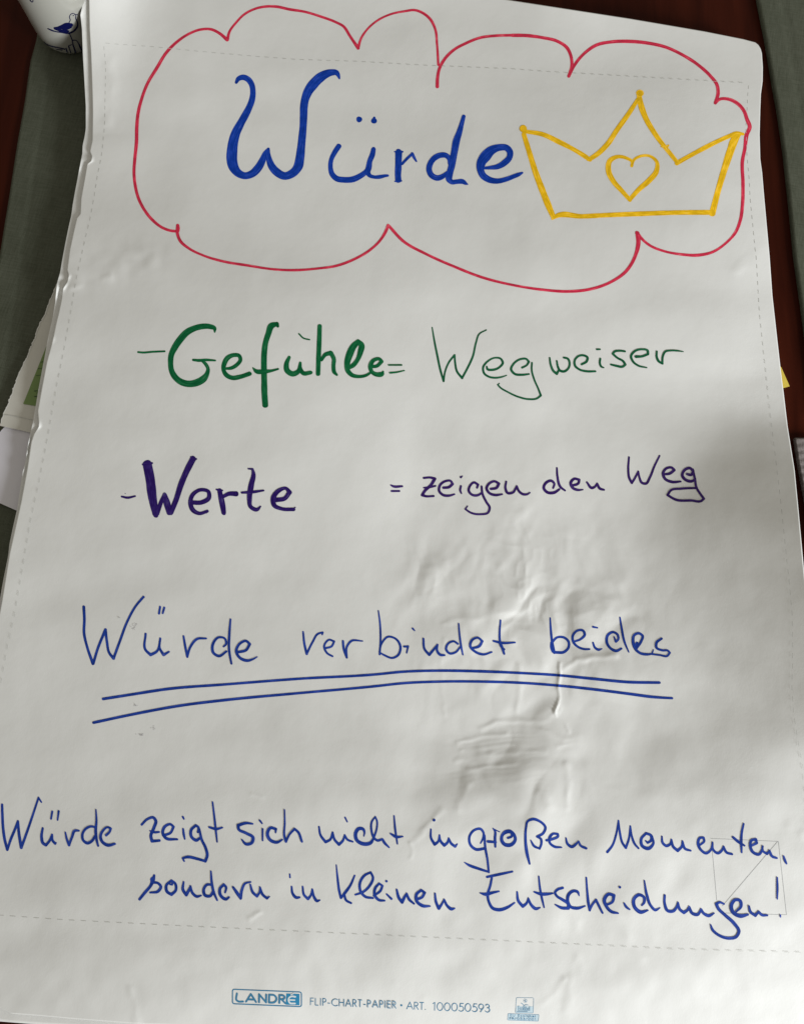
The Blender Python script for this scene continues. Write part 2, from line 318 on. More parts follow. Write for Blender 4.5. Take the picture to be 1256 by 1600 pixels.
def grid_obj(name, V, material, parent=None, skirt=.0003, smooth=True):
    n, mm = V.shape[:2]; verts = V.reshape(-1, 3)
    i = np.arange(n * mm).reshape(n, mm)
    q = np.stack([i[:-1, :-1], i[1:, :-1], i[1:, 1:], i[:-1, 1:]], -1).reshape(-1, 4)
    if skirt:
        ring = np.r_[i[0, :], i[1:, -1], i[-1, -2::-1], i[-2:0:-1, 0]]
        k = len(verts); low = verts[ring].copy(); low[:, 2] -= skirt
        verts = np.r_[verts, low]; a = np.arange(len(ring)); b = (a + 1) % len(ring)
        q = np.r_[q, np.stack([ring[a], ring[b], k + b, k + a], -1)]
    me = bpy.data.meshes.new(name); me.vertices.add(len(verts)); me.vertices.foreach_set('co', verts.ravel())
    me.loops.add(q.size); me.loops.foreach_set('vertex_index', q.ravel().astype(np.int32))
    me.polygons.add(len(q)); me.polygons.foreach_set('loop_start', np.arange(0, q.size, 4, dtype=np.int32)); me.polygons.foreach_set('loop_total', np.full(len(q), 4, np.int32))
    me.update(calc_edges=True)
    return link(name, me, material, parent, smooth)

# ------------------------------------------------------------------ pen strokes as thin layers of ink lying on the sheet
class Pen:
    def __init__(s): s.v = []; s.f = []; s.uv = []; s.k = 0; s.n = 0
    def add(s, pts2, z, uvs, faces):
        s.v.append(np.c_[pts2, np.broadcast_to(z, (len(pts2),))]); s.uv.append(uvs)
        s.f += [tuple(a + s.n for a in f) for f in faces]; s.n += len(pts2)
    def disc(s, x, y, r, rv=None, seg=14):
        s.k += 1; a = np.linspace(0, 2 * np.pi, seg, endpoint=False)
        rr = r * (1 + .05 * np.sin(3 * a + x)) if r > 3 else r
        pts = np.r_[[[x, y]], np.c_[x + rr * np.cos(a), y + rr * np.sin(a)]]
        s.add(pts, s.k * 1.2e-6, np.c_[pts[:, 0], .5 + 0 * pts[:, 0]], [(0, 1 + i, 1 + (i + 1) % seg) for i in range(seg)])
    def ribbon(s, pts, cap=True, step=1.3):
        pts = np.array(pts, float)
        if len(pts) == 1: s.disc(pts[0, 0], pts[0, 1], pts[0, 2] / 2); return
        # split at sharp corners
        cuts = [0]
        for i in range(1, len(pts) - 1):
            a = pts[i, :2] - pts[i - 1, :2]; b = pts[i + 1, :2] - pts[i, :2]
            c = a @ b / (np.linalg.norm(a) * np.linalg.norm(b) + 1e-9)
            if c < .30: cuts.append(i)
        cuts.append(len(pts) - 1)
        for c0, c1 in zip(cuts[:-1], cuts[1:]): s._piece(pts[c0:c1 + 1], cap, step)
    def _piece(s, q, cap, step):
        p = np.r_[[2 * q[0] - q[1]], q, [2 * q[-1] - q[-2]]]; out = []
        for i in range(1, len(p) - 2):
            L = np.linalg.norm(p[i + 1, :2] - p[i, :2]); n = max(2, int(L / step))
            t = np.linspace(0, 1, n, endpoint=False)[:, None]
            # centripetal-ish tangents
            d0 = max(np.linalg.norm(p[i, :2] - p[i - 1, :2]), 1e-3); d1 = max(L, 1e-3); d2 = max(np.linalg.norm(p[i + 2, :2] - p[i + 1, :2]), 1e-3)
            m1 = ((p[i + 1] - p[i]) / d1 * d0 + (p[i] - p[i - 1]) / d0 * d1) / (d0 + d1) * d1
            m2 = ((p[i + 2] - p[i + 1]) / d2 * d1 + (p[i + 1] - p[i]) / d1 * d2) / (d1 + d2) * d1
            out.append((2 * t ** 3 - 3 * t ** 2 + 1) * p[i] + (t ** 3 - 2 * t ** 2 + t) * m1 + (-2 * t ** 3 + 3 * t ** 2) * p[i + 1] + (t ** 3 - t ** 2) * m2)
        out.append(p[-2][None]); c = np.concatenate(out)
        T = np.gradient(c[:, :2], axis=0); T /= np.linalg.norm(T, axis=1)[:, None] + 1e-9; Nn = np.c_[-T[:, 1], T[:, 0]]
        arc = np.r_[0, np.cumsum(np.linalg.norm(np.diff(c[:, :2], axis=0), axis=1))]
        wob = 1 + .035 * vnoise(arc / 9 + c[0, 0], arc * 0 + c[0, 1])
        wdt = np.maximum(c[:, 2], .35) / 2 * wob
        s.k += 1; n = len(c)
        cols = [-1, -.4, .4, 1]
        pts = np.concatenate([c[:, :2] + Nn * (wdt * a)[:, None] for a in cols])
        z = np.tile(s.k * 1.2e-6 + arc / (arc[-1] + 1) * 8e-6, len(cols)); s.k += 4
        off = random.random() * 40
        uv = np.concatenate([np.c_[arc + off * 7, np.full(n, a * .5) * np.maximum(wdt / 3, .3) + off] for a in cols])
        fc = [(j * n + i, j * n + i + 1, (j + 1) * n + i + 1, (j + 1) * n + i) for j in range(len(cols) - 1) for i in range(n - 1)]
        s.add(pts, z, uv, fc)
        if cap:
            s.disc(c[0, 0], c[0, 1], wdt[0]); s.disc(c[-1, 0], c[-1, 1], wdt[-1])
    def poly(s, pts):
        s.k += 1; pts = np.array(pts, float)
        if len(pts) == 4:                                  # a dense patch, so that it follows the sheet
            n = 14; a = np.linspace(0, 1, n)[:, None, None]; b = np.linspace(0, 1, n)[None, :, None]
            g = ((1 - a) * (1 - b) * pts[0] + (1 - a) * b * pts[1] + a * b * pts[2] + a * (1 - b) * pts[3]).reshape(-1, 2)
            s.add(g, s.k * 1.2e-6, g * .1, [(i * n + j, i * n + j + 1, (i + 1) * n + j + 1, (i + 1) * n + j) for i in range(n - 1) for j in range(n - 1)])
        else: s.add(pts, s.k * 1.2e-6, pts * .1, [tuple(range(len(pts)))])
    def build(s, name, material, parent, surf, label=None, off=.00009):
        V = np.concatenate(s.v); uv = np.concatenate(s.uv)
        co = surf(V[:, 0], V[:, 1], V[:, 2] + off)
        me = bpy.data.meshes.new(name); me.from_pydata(co.tolist(), [], s.f)
        ul = me.uv_layers.new(name='UVMap'); li = np.empty(len(me.loops), np.int32); me.loops.foreach_get('vertex_index', li)
        ul.data.foreach_set('uv', uv[li].ravel())
        o = link(name, me, material, parent, False)
        if label: o['label'] = label
        return o
def on_sheet(u, v, dz): return P(u, v, H(u, v) + dz)
def flat(z0): return lambda u, v, dz: P(u, v, z0 + dz)
def parse(txt, dw=3.0):
    """'@ox oy scale' sets the patch; a line is one stroke: x,y[,width] ..."""
    ox = oy = 0.; sc = 1.; res = []
    for ln in txt.strip().split('\n'):
        ln = ln.strip()
        if not ln: continue
        if ln[0] == '@': ox, oy, sc = map(float, ln[1:].split()); continue
        wv = dw * sc; st = []
        for tk in ln.split():
            a = [float(x) for x in tk.split(',')]
            if len(a) > 2: wv = a[2]
            st.append((ox + a[0] / sc, oy + a[1] / sc, wv / sc))
        res.append(st)
    return res
def write(name, txt, material, parent, surf=on_sheet, label=None, wk=1.0, off=.00009):
    p = Pen()
    for st in parse(txt): p.ribbon([(x, y, w * wk) for x, y, w in st])
    return p.build(name, material, parent, surf, label, off)

# ================================================================== table
def box(name, x0, x1, y0, y1, z0, z1, material, parent, bev=.004):
    bm = bmesh.new(); bmesh.ops.create_cube(bm, size=1)
    for v in bm.verts: v.co = Vector(((x0 + x1) / 2 + v.co.x * (x1 - x0), (y0 + y1) / 2 + v.co.y * (y1 - y0), (z0 + z1) / 2 + v.co.z * (z1 - z0)))
    bmesh.ops.bevel(bm, geom=bm.edges[:] , offset=bev, segments=3, affect='EDGES', profile=.5)
    me = bpy.data.meshes.new(name); bm.to_mesh(me); bm.free(); return link(name, me, material, parent, False)
table = thing('table', 'dark mahogany table lying under the papers and cloths', 'table')
box('tabletop', -.95, .95, -.75, .95, -.03, 0, M_WOOD, table)

# ================================================================== linen runners
def cloth(name, label, cat, Lp, Rp, z, material, nv=160, nu=60, rip=.0006, group=None, vr=None):
    vs = np.linspace(*vr, nv)
    Lc = by_v(Lp, vs); Rc = by_v(Rp, vs)
    g = coons(Lc, Rc, np.linspace(Lc[0], Rc[0], nu), np.linspace(Lc[-1], Rc[-1], nu))
    base = P(g[..., 0], g[..., 1], z)
    base[..., 2] += rip * fbm(base[..., 0] * 14, base[..., 1] * 9, 3) 
    return base
vs_r = (-140, 1500)
base = cloth('x', '', '', [(72, -140), (62, 20), (58.5, 60), (53, 80), (48.6, 96), (40, 158), (30, 216), (16, 305), (1, 400), (-40, 640), (-130, 1100), (-200, 1500)],
             [(420, -140), (400, 400), (350, 1000), (300, 1500)], .0022, M_LINEN, vr=vs_r, nv=260, nu=110)
# sewn hem: a shallow groove a finger's width inside the left edge
gu_ = np.linspace(0, 1, 110)[None, :]; seam = .085
base[..., 2] -= .0008 * np.exp(-((gu_ - seam) / .008) ** 2); base[..., 2] += .0005 * (gu_ < seam)
o = grid_obj('table_runner', base, M_LINEN, skirt=.0022); tag(o, 'olive linen table runner under the left side of the big sheet', 'table runner', 'olive linen cloths on the table')
base = cloth('x', '', '', [(1160, -140), (1183, 0), (1195, 60), (1206, 124), (1215, 172), (1224, 232), (1231.5, 300), (1241, 399), (1256, 503), (1272, 640), (1290, 760)],
             [(1560, -140), (1600, 300), (1640, 760)], .0040, M_LINEN, vr=(-140, 660), nv=140, nu=70)
gu_ = np.linspace(0, 1, 70)[None, :]; base[..., 2] -= .0008 * np.exp(-((gu_ - .1) / .012) ** 2)
o = grid_obj('table_runner', base, M_LINEN, skirt=.0036); tag(o, 'olive linen table runner beside the upper right edge of the big sheet', 'table runner', 'olive linen cloths on the table')
base = cloth('x', '', '', [(1241.5, 684), (1247, 720), (1256, 768), (1272, 860), (1283, 930)], [(1420, 690), (1440, 930)], .0045, M_MAT, vr=(684, 930), nv=90, nu=70, rip=.0003)
base[..., 2] += .0006 * np.sin(np.arange(90) * 1.5)[:, None] * np.exp(-((np.arange(70) - 3) / 2.5) ** 2)[None, :]
o = grid_obj('placemat', base, M_MAT, skirt=.0040); tag(o, 'grey woven cloth mat with stitched edge at the right of the table', 'placemat')

# ================================================================== small papers sticking out
def small_paper(name, label, cat, outline, z, material, curl=None):
    """outline in photo pixels -> thin sheet, triangulated fan of a dense outline with its own thickness"""
    bm = bmesh.new(); pts = np.array(outline, float); co = P(pts[:, 0], pts[:, 1], z)
    if curl is not None: co[:, 2] += curl
    top = [bm.verts.new(c) for c in co]; bot = [bm.verts.new((c[0], c[1], c[2] - .00025)) for c in co]
    bm.faces.new(top[::-1]); bm.faces.new(bot); n = len(top)
    for i in range(n): bm.faces.new((top[i], top[(i + 1) % n], bot[(i + 1) % n], bot[i]))
    bmesh.ops.recalc_face_normals(bm, faces=bm.faces[:])
    me = bpy.data.meshes.new(name); bm.to_mesh(me); bm.free(); o = link(name, me, material, None, False)
    return tag(o, label, cat)
small_paper('paper_sheet', 'plain white sheet poking out beneath the torn leaflet at the left', 'paper',
            [(7, 668), (3, 672), (-30, 716), (-46, 742), (-42, 762), (0, 786), (26, 797.5), (90, 825), (150, 770), (120, 650), (60, 640)], .0052, M_PAPER2)
torn = [(93, 432), (90, 440), (84, 455), (72.7, 482), (70, 491), (65.6, 500), (63, 503), (61.5, 509), (59, 513), (56, 520), (54.5, 529), (51, 534), (49, 541), (46.5, 545), (45, 552), (41, 560), (37, 567), (34.6, 573), (31, 581), (27.5, 589), (25, 595), (23, 603), (19.6, 607), (20.5, 611), (18, 617), (14, 625), (13.5, 632), (9.5, 637), (6.4, 643), (5, 650), (2.6, 655), (1.5, 661), (-1, 665)]
rag = [(x + 1.1 * vnoise(np.array([i * 1.7]), np.array([.3]))[0], y) for i, (x, y) in enumerate([tuple(p) for p in resample(torn, 110)])]
leaf = thing('leaflet', 'torn printed leaflet with a green picture poking out at the left edge', 'leaflet')
lf = small_paper('leaflet_page', None, None, rag + [(0, 665), (47, 675.5), (140, 696), (190, 500), (150, 420)], .0072, M_LEAF)
lf.parent = leaf
torn_curl = Pen(); torn_curl.ribbon([(x + 1.2, y, 1.1) for x, y in rag[4:-2]], cap=False)
torn_curl.build('torn_edge', M_PAPER, leaf, flat(.0075), 'rough white torn edge')
pg = Pen(); pg.poly([(73, 541), (36.8, 631), (57, 634.5), (110, 645), (110, 541)]); pg.build('green_picture', M_GREENP, leaf, flat(.0075))
write('printed_line', "@0 0 1\n6.6,647.7,.8 30,651.5 52.5,656.5 70,660", M_GREY, leaf, flat(.0076))
write('lettering', "@0 0 1\n54.5,611,1.2 59,610.5\n57,614,.8 60,613.7\n54.5,619.5,1.4 59.5,619\n57,587,.7 64,586\n60,576,.7 66,575.5\n64,566,.7 69,565", M_GREEND, leaf, flat(.0077))
small_paper('sticky_note', 'yellow paper corner poking out at the right edge of the big sheet', 'note', [(1217, 571), (1220, 574), (1233, 603.5), (1222, 606.5), (1196, 610), (1192, 582)], .0012, M_YNOTE)

# ================================================================== cup with a seagull
BASEC = P(114., 50., .0035); CX, CY = float(BASEC[0]), float(BASEC[1]); CZ = .0030
PROF = [(0.0000, .0), (0.0256, .0), (0.0265, .0006), (0.0279, .0022), (0.0303, .0060), (0.0320, .0120), (0.0328, .0200), (0.0337, .0400), (0.0346, .0600), (0.0357, .0860), (0.0361, .0890)]
INN = [(0.0353, .0903), (0.0342, .0893), (0.0333, .0860), (0.0321, .0500), (0.0312, .0200), (0.0288, .0090), (0.0186, .0055), (0.0000, .0050)]
def lathe(name, prof, material, parent, seg=72):
    vs = []; fs = []
    for r, z in prof:
        for k in range(seg):
            a = 2 * math.pi * k / seg; vs.append((CX + max(r, 1e-5) * math.cos(a), CY + max(r, 1e-5) * math.sin(a), CZ + z))
    for j in range(len(prof) - 1):
        for k in range(seg): fs.append((j * seg + k, j * seg + (k + 1) % seg, (j + 1) * seg + (k + 1) % seg, (j + 1) * seg + k))
    me = bpy.data.meshes.new(name); me.from_pydata(vs, [], fs); return link(name, me, material, parent)
cup = thing('cup', 'white porcelain cup, its shade put into the glaze colour, with a dark blue seagull at the upper left', 'cup')
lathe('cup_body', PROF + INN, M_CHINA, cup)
pz = np.array([p[1] for p in PROF[1:]]); pr = np.array([p[0] for p in PROF[1:]])
def on_cup(u, v, dz):
    o = P(u, v, .0); d = o - CAM; d /= np.linalg.norm(d, axis=-1)[:, None]
    t0 = (.13 - CAM[2]) / d[:, 2]; t1 = (0.0 - CAM[2]) / d[:, 2] + .02
    hit = t1.copy(); found = np.zeros(len(u), bool)
    for k in range(1500):
        t = t0 + (t1 - t0) * k / 1500; q = CAM + d * t[:, None]
        ins = (np.hypot(q[:, 0] - CX, q[:, 1] - CY) < np.interp(q[:, 2] - CZ, pz, pr, left=-1, right=-1)) & ~found
        hit[ins] = t[ins]; found |= ins
    q = CAM + d * hit[:, None]
    rad = np.c_[q[:, 0] - CX, q[:, 1] - CY, np.zeros(len(u))]; rad /= np.linalg.norm(rad, axis=1)[:, None]
    return q + rad * (dz * 1.5 + .0001)[:, None]
write('seagull_drawing', """@0 0 7.85
935,185,8 905,162,8 870,175,10 855,205,10 865,245,10 850,275,10
920,178,10 955,178,8
935,185,8 930,220,10 950,265,14 955,310,20 930,355,22 890,390,22 840,405,20 760,395,16 690,385,14 640,370,18 595,350,14
880,305,44 820,308,62 760,330,50 710,342,36 675,342,26
680,352,22 740,370,30 800,380,36 840,380,26
760,340,30 820,350,30 870,330,30
902,188,14
855,410,12 885,480,12 898,540,14 930,640,20
890,490,14 940,495,10 965,530,12 985,570,20 1010,620,18
815,590,14 830,640,14
845,560,14 870,640,14
850,555,10 885,545,10
905,560,14 925,630,16
545,510,8 580,540,10 640,565,12 720,582,14 800,600,14
700,602,8 765,612,10
""", M_NAVY, cup, on_cup, 'dark blue seagull standing on posts', off=.0001)
write('painted_mark', "@0 0 7.85\n375,5,10 400,25,10 412,10,8 405,-15,8\n380,-10,12 380,10,10", M_NAVY, cup, on_cup, off=.0001)

# ================================================================== the two flip-chart sheets
EDGE_R = [(1179, 66), (1184, 70), (1187.5, 76), (1189.5, 83), (1191, 105), (1190.7, 127), (1188, 147), (1187, 172), (1186, 210), (1187, 248), (1190, 270), (1192.5, 300), (1197, 350), (1201.6, 400), (1206, 462), (1214, 534), (1218.7, 575), (1223.4, 612), (1229.7, 666), (1240.6, 734), (1247, 800), (1254.7, 884), (1262, 960), (1272, 1080), (1286, 1230), (1302, 1400), (1318, 1640)]
EDGE_T = [(139.4, -96), (300, -76), (500, -47), (700, -16), (792, -.5), (983, 29), (1100, 49), (1160, 61), (1179, 66)]
EDGE_B = [(-118, 1562), (-60, 1568), (0, 1575), (19, 1584), (60, 1587), (115, 1592), (204, 1599), (400, 1606), (700, 1616), (1000, 1628), (1318, 1640)]
NV, NU = 840, 640
Lc = by_v(EDGE_L, np.linspace(-96, 1562, NV)); Rc = resample(EDGE_R, NV); Rc[:, 1] = Rc[:, 1]
Tc = resample(EDGE_T, NU); Bc = resample(EDGE_B, NU)
Lc[0] = Tc[0]; Lc[-1] = Bc[0]
# slightly ragged torn left edge
g = coons(Lc, Rc, Tc, Bc)
sheet = thing('flip_chart_sheet', 'big white flip-chart sheet with handwriting, red cloud and yellow crown', 'poster')
grid_obj('sheet_paper', P(g[..., 0], g[..., 1], H(g[..., 0], g[..., 1])), M_PAPER, sheet, skirt=.0004)
# the sheet beneath
E2 = [(129.5, -100), (129.6, 0), (129, 9), (126, 23), (128.4, 45), (130, 87), (134.5, 166), (134.5, 201), (132.7, 213), (129.6, 227), (129, 240), (125.7, 257), (121.4, 280), (117.7, 299), (114, 320), (111.7, 337), (108, 353), (102.5, 380), (97.5, 407), (94.5, 425), (89.5, 443), (86.7, 472), (82, 500), (75.5, 528), (72, 548), (62, 601), (52.5, 657), (48, 677), (43.8, 697), (40.5, 721), (36, 738), (27.4, 795), (20.8, 824), (15.4, 850), (13.4, 868), (6, 905), (-2, 950), (-60, 1240), (-100, 1420), (-130, 1584)]
vs2 = np.linspace(-97, 1584, 460); Lc2 = by_v(E2, vs2); Rc2 = Rc[np.linspace(0, NV - 1, 460).astype(int)] - np.array([7, 0]); Tc2 = resample(EDGE_T, 240) + np.array([0, 3]); Bc2 = resample([(-130, 1584), (0, 1596), (50, 1600), (200, 1609), (1300, 1646)], 240)
Lc2[0] = Tc2[0] = (129.5, -93); Lc2[-1] = Bc2[0]; Rc2[0] = Tc2[-1]; Rc2[-1] = Bc2[-1]
sq = np.linspace(0, 1, 240) ** 1.6                         # finer near the visible left edge
g2 = coons(Lc2, Rc2, Tc2, Bc2)
idx = sq * 239; a = np.minimum(idx.astype(int), 238); f = (idx - a)[None, :, None]; g2 = g2[:, a] * (1 - f) + g2[:, a + 1] * f
e2 = np.interp(g2[..., 1], [p[1] for p in E2], [p[0] for p in E2]); dd = np.clip(g2[..., 0] - e2, 0, 400)
h2 = H(np.maximum(g2[..., 0], e2 + 6), g2[..., 1]) - .0024
curl = lambda v, spots: sum(a * np.exp(-((v - c) / w_) ** 2) for c, w_, a in spots)
h2 = h2 + .0022 * np.clip(1 - dd / 4.5, 0, 1) * (.05 + curl(g2[..., 1], [(455, 13, 1.3), (262, 6, .6), (690, 9, .9), (708, 6, .8), (736, 8, .6), (608, 6, .4), (20, 7, .5)]))
h2 = h2 + np.exp(-(dd / 5.0) ** 2) * (.0001 + .0003 * vnoise(g2[..., 1] / 40, g2[..., 1] * 0 + 1.2) + .0001 * vnoise(g2[..., 1] / 7, g2[..., 1] * 0 + 5.2)) * (g2[..., 1] > -90)
o = grid_obj('flip_chart_sheet', P(g2[..., 0], g2[..., 1], h2), M_PAPER, skirt=.0004); tag(o, 'blank second flip-chart sheet, a thin strip of it showing along the left edge', 'paper')

# ================================================================== printed marks on the sheet
def dashes(name, pts, label):
    pts = np.array(pts, float); d = np.r_[0, np.cumsum(np.hypot(*np.diff(pts, axis=0).T))]
    W = P(pts[:, 0], pts[:, 1], 0.008); dm = np.r_[0, np.cumsum(np.linalg.norm(np.diff(W, axis=0), axis=1))]
    p = Pen(); s = .002
    while s < dm[-1] - .004:
        k = np.interp([s, s + .0021, s + .0042], dm, d); k2 = np.interp(k, d, pts[:, 0]), np.interp(k, d, pts[:, 1])
        p.ribbon([(k2[0][i], k2[1][i], .62) for i in range(3)], cap=False, step=3); s += .0088
    return p.build('dashed_line', M_GREY, sheet, on_sheet, label)
dashes('t', [(162.4, 67), (188, 69.4), (235.7, 72.6), (305.7, 79.6), (382, 86.6), (463.7, 93), (559, 96), (661, 102), (798, 107.6), (854.5, 112), (945, 117), (1054, 123.5), (1169, 130)], 'dashed line along the top')
dashes('l', [(162.4, 70), (165, 95), (165.6, 111), (164, 197), (159, 245), (153, 274), (148, 306), (141.7, 341), (133.8, 373), (129, 395), (125.8, 409.5), (119.4, 438), (111.5, 486), (102, 540), (89, 604), (76.4, 677), (63.7, 744), (47.8, 817), (35, 893), (24, 957), (13, 1007), (3.6, 1057), (0, 1078), (-22, 1200), (-62, 1427)], 'dashed line along the left')
dashes('r', [(1169.3, 131), (1167.5, 150), (1166.7, 171), (1164.8, 200), (1166.7, 245), (1170, 279), (1171.5, 309), (1179.5, 390), (1181, 400), (1186.6, 494), (1197.5, 594), (1206, 675), (1218.7, 781), (1229.7, 887), (1231.9, 905), (1237, 962), (1237.3, 1034), (1236.4, 1072), (1239, 1115), (1245, 1153), (1251.7, 1189), (1256, 1210), (1262, 1300), (1277, 1488)], 'dashed line along the right')
dashes('b', [(-62, 1427), (0, 1430), (95.5, 1437), (191, 1442), (286.6, 1447), (391.7, 1452), (650, 1464), (903, 1476), (971, 1479), (1041.7, 1482.8), (1112.6, 1485), (1183.4, 1486.5), (1254, 1488.4), (1277, 1489)], 'dashed line along the bottom')
write('printed_square', "@1090 1290 7.566\n150,152,4.2 950,188\n950,188,4.6 1045,1055\n1045,1055,4.6 330,1035\n160,200,4 222,885\n940,190,5 290,950", M_GREY2, sheet, on_sheet, 'faint grey square with a diagonal', off=.00006)

# ---- handwriting
write('red_cloud_outline', """
@0 0 3.14
873,1106,14 875,1122,15 874,1134,13
872,1135,12 840,1132,12 800,1118,12 750,1080,13 710,1030,13 680,970,13 665,910,13 659,850,13 664,770,14 671,700,15 673,620,15 680,550,14 695,490,13 725,410,13 770,335,14 820,255,13 870,205,12 930,165,11 985,145,11 1040,145,12 1080,165,13 1115,195,15
1117,195,13 1125,160,11 1160,110,10 1200,70,10 1256,42,10 1306,32,11 1360,33,12 1416,45,12 1496,58,11 1576,82,11 1646,108,11 1686,130,12 1716,175,12 1757,236,14
1757,236,12 1771,190,10 1801,145,9 1856,98,9 1916,70,9 1986,55,10 2036,50,11 2076,65,12 2111,95,12 2134,140,11 2144,220,10 2150,318,10
2145,425,15 2146,385,14 2156,335,13 2181,290,13 2226,245,12 2286,212,12 2356,185,12 2436,175,12 2512,173,12
@800 0 2.754
0,152,13 60,153,13 130,162,12 195,178,12 235,205,13 252,240,12 256,285,12 243,328,12
244,328,10 265,285,11 310,230,11 360,195,12 430,180,12 500,178,13 580,185,13 660,203,12 730,235,12 800,280,12 850,325,12 880,365,13 885,400,13 873,443,12
873,443,11 890,428,11 930,427,12 965,443,13 995,475,13 1010,515,14 1021,545,15 1008,580,15 1000,640,13 990,690,13 992,790,13 990,880,13 980,950,12 960,1000,11 920,1045,9 860,1085,10 800,1098,12 730,1095,10 650,1080,9 590,1055,10 555,1025,11 536,1002,15
@600 340 2.99
1182,72,16 1187,110,18 1172,180,14 1130,250,13 1060,300,12 960,335,12 860,345,12 740,337,11 600,315,10 460,280,11 330,230,11 200,172,11 90,110,12 22,38,12
@260 340 3.14
1088,38,13 1075,70,13 1050,110,11 1000,158,11 920,205,11 840,235,11 740,250,10 620,258,11 520,253,10 400,235,11 280,215,11 180,185,10 110,150,11 70,115,13 55,75,13 56,45,14
""", I_RED, sheet, label='red hand-drawn cloud outline around the heading', off=.00007, wk=1.15)
cr = write('yellow_crown_drawing', """
@800 0 2.754
42,552,22
50,578,22 75,660,25 100,740,27 130,820,30 158,890,30 176,932,24
172,942,10 190,930,20 300,931,22 400,926,22 550,920,23 700,915,22 862,914,24
860,918,30 888,810,27 915,720,31 938,650,36 960,595,34 975,576,22
992,577,14 965,573,18 935,585,20 900,600,20 820,640,22 750,678,20 708,702,22
712,702,18 680,662,20 650,625,22 610,570,24 575,510,26 553,450,28 545,408,22
540,428,18 500,490,22 450,560,23 410,620,24 370,660,24 332,686,20
335,688,18 315,674,22 280,652,20 200,610,24 130,578,22 60,566,18
640,632,5 655,630,6 673,624,5 668,640,5 680,650,4
316,678,8 325,690,8
""", I_YELLOW, sheet, label='yellow hand-drawn three-pointed crown', off=.00010, wk=.92)
for (x, y, rx, ry) in [(817, 201, 5.2, 5.2), (999.3, 145.5, 5.5, 4.6)]:
    hb = Pen(); a = np.linspace(0, 2 * np.pi, 14); hb.ribbon([(x + rx * math.cos(t) * .72, y + ry * math.sin(t) * .72, 4.3) for t in a])
    hb.disc(x, y, 2.6); hb.build('crown_knob', I_YELLOW, cr, on_sheet, off=.00016)
write('heart_drawing', """
@800 0 2.754
514,714,13 516,698,13 490,680,14 450,675,17 420,692,22 414,735,24 435,780,22 470,820,20 506,860,18
506,858,18 545,815,21 590,775,24 620,737,22 622,698,16 592,672,12 552,672,12 522,690,12 514,708,12
""", I_YELLOW, cr, label='yellow heart inside the crown', off=.00010)
write('handwritten_heading', """
@340 95 6.28
185,212,30 205,178,46 250,162,54 300,182,56 335,230,55 348,300,56 340,380,60 315,450,64 275,530,72 225,620,78 180,710,88 155,800,96 144,890,106 142,970,108 158,1040,100 200,1098,82 270,1128,70 340,1108,74 400,1050,76 445,970,64 475,900,46 500,865,28
500,865,28 500,910,38 508,970,58 530,1030,72 580,1090,78 660,1130,76 740,1100,82 790,1040,92 808,960,88 820,860,80 830,760,76 840,650,72 845,540,74 848,450,78 862,370,80 890,300,92 940,230,100 1000,170,94 1060,132,84 1120,114,66 1168,118,52 1186,145,36 1195,172,20
@500 160 6.28
385,167,58
530,180,58
533,150,22 530,170,40
185,430,50 145,490,50 112,560,46 104,640,46 118,700,52 160,745,56 240,760,58 320,755,60 390,725,56 440,690,50 470,655,40
525,460,46 515,510,52 488,580,52 478,640,60 468,680,56 485,715,42 530,732,34 590,730,38 640,720,30 665,718,24
772,490,68 770,560,66 768,640,64 765,720,62 768,760,62
733,484,14 810,484,18
736,775,14 797,770,18
805,604,26 850,555,28 905,505,28
905,503,30 925,545,26 945,578,16
@650 160 6.28
330,600,36 328,555,46 292,520,52 240,518,54 182,545,56 140,600,56 128,660,56 152,715,56 210,742,56 270,720,48 305,690,36
467,138,38 450,200,44 425,290,58 395,380,70 380,460,68 365,540,66 350,620,66 330,700,66 325,755,64 348,780,50 400,778,46 460,778,46 490,797,28 505,803,12
672,645,26 730,640,38 800,630,52 870,590,62 915,540,60 920,485,62 890,448,64 820,442,66 740,470,90 680,530,105 640,590,92 632,660,72 655,715,66 710,755,62 790,772,54 880,755,46 960,725,42 1010,705,36 1042,690,18
""", I_BLUE, sheet, label='blue heading word Würde in broad marker')
write('handwritten_word', """
@210 490 6.28
40,378,20 80,382,20 180,375,20 300,370,18
790,180,16 790,148,38 740,127,50 680,125,56 600,142,58 520,182,64 455,250,66 400,330,62 364,410,56 358,480,52 368,560,54 400,620,58 460,670,62 540,690,64 620,675,72 680,640,66 715,590,46 725,545,36 705,500,34 670,465,28
580,455,24 640,460,30 700,455,28 795,460,18
895,540,24 950,535,34 1010,500,38 1043,450,38 1030,415,38 980,407,40 920,432,48 885,490,48 877,550,42 902,600,44 960,630,46 1040,620,44 1132,590,44
@380 490 4.83
262,95,22 256,78,30 215,92,46 192,150,44 170,220,42 160,300,42 158,400,44 160,500,44 162,600,46 168,690,44
75,410,10 100,435,32 160,437,34 210,432,22 265,418,14
348,330,24 328,380,36 332,428,42 375,455,42 415,438,36 432,372,20
432,372,20 430,410,30 455,450,34 510,445,30
422,153,12 455,185,12 502,197,10
578,95,32 575,200,36 570,330,36 566,455,34
592,350,22 620,310,30 662,297,34 684,340,32 682,400,30 690,445,28 707,462,18
780,415,28 830,390,34 865,345,32 885,290,42 892,235,44 868,212,36 835,245,48 803,310,54 785,380,42 790,430,36 820,463,32 870,475,26 930,465,22 962,445,18
960,400,24 1010,395,26 1045,362,28 1030,344,26 985,352,30 960,400,34 972,440,30 1010,460,34 1050,452,32 1056,438,14
1098,388,13 1195,388,13
1108,447,15 1160,442,13 1216,430,9
""", I_GREEN, sheet, label='bold green word - Gefühle =')
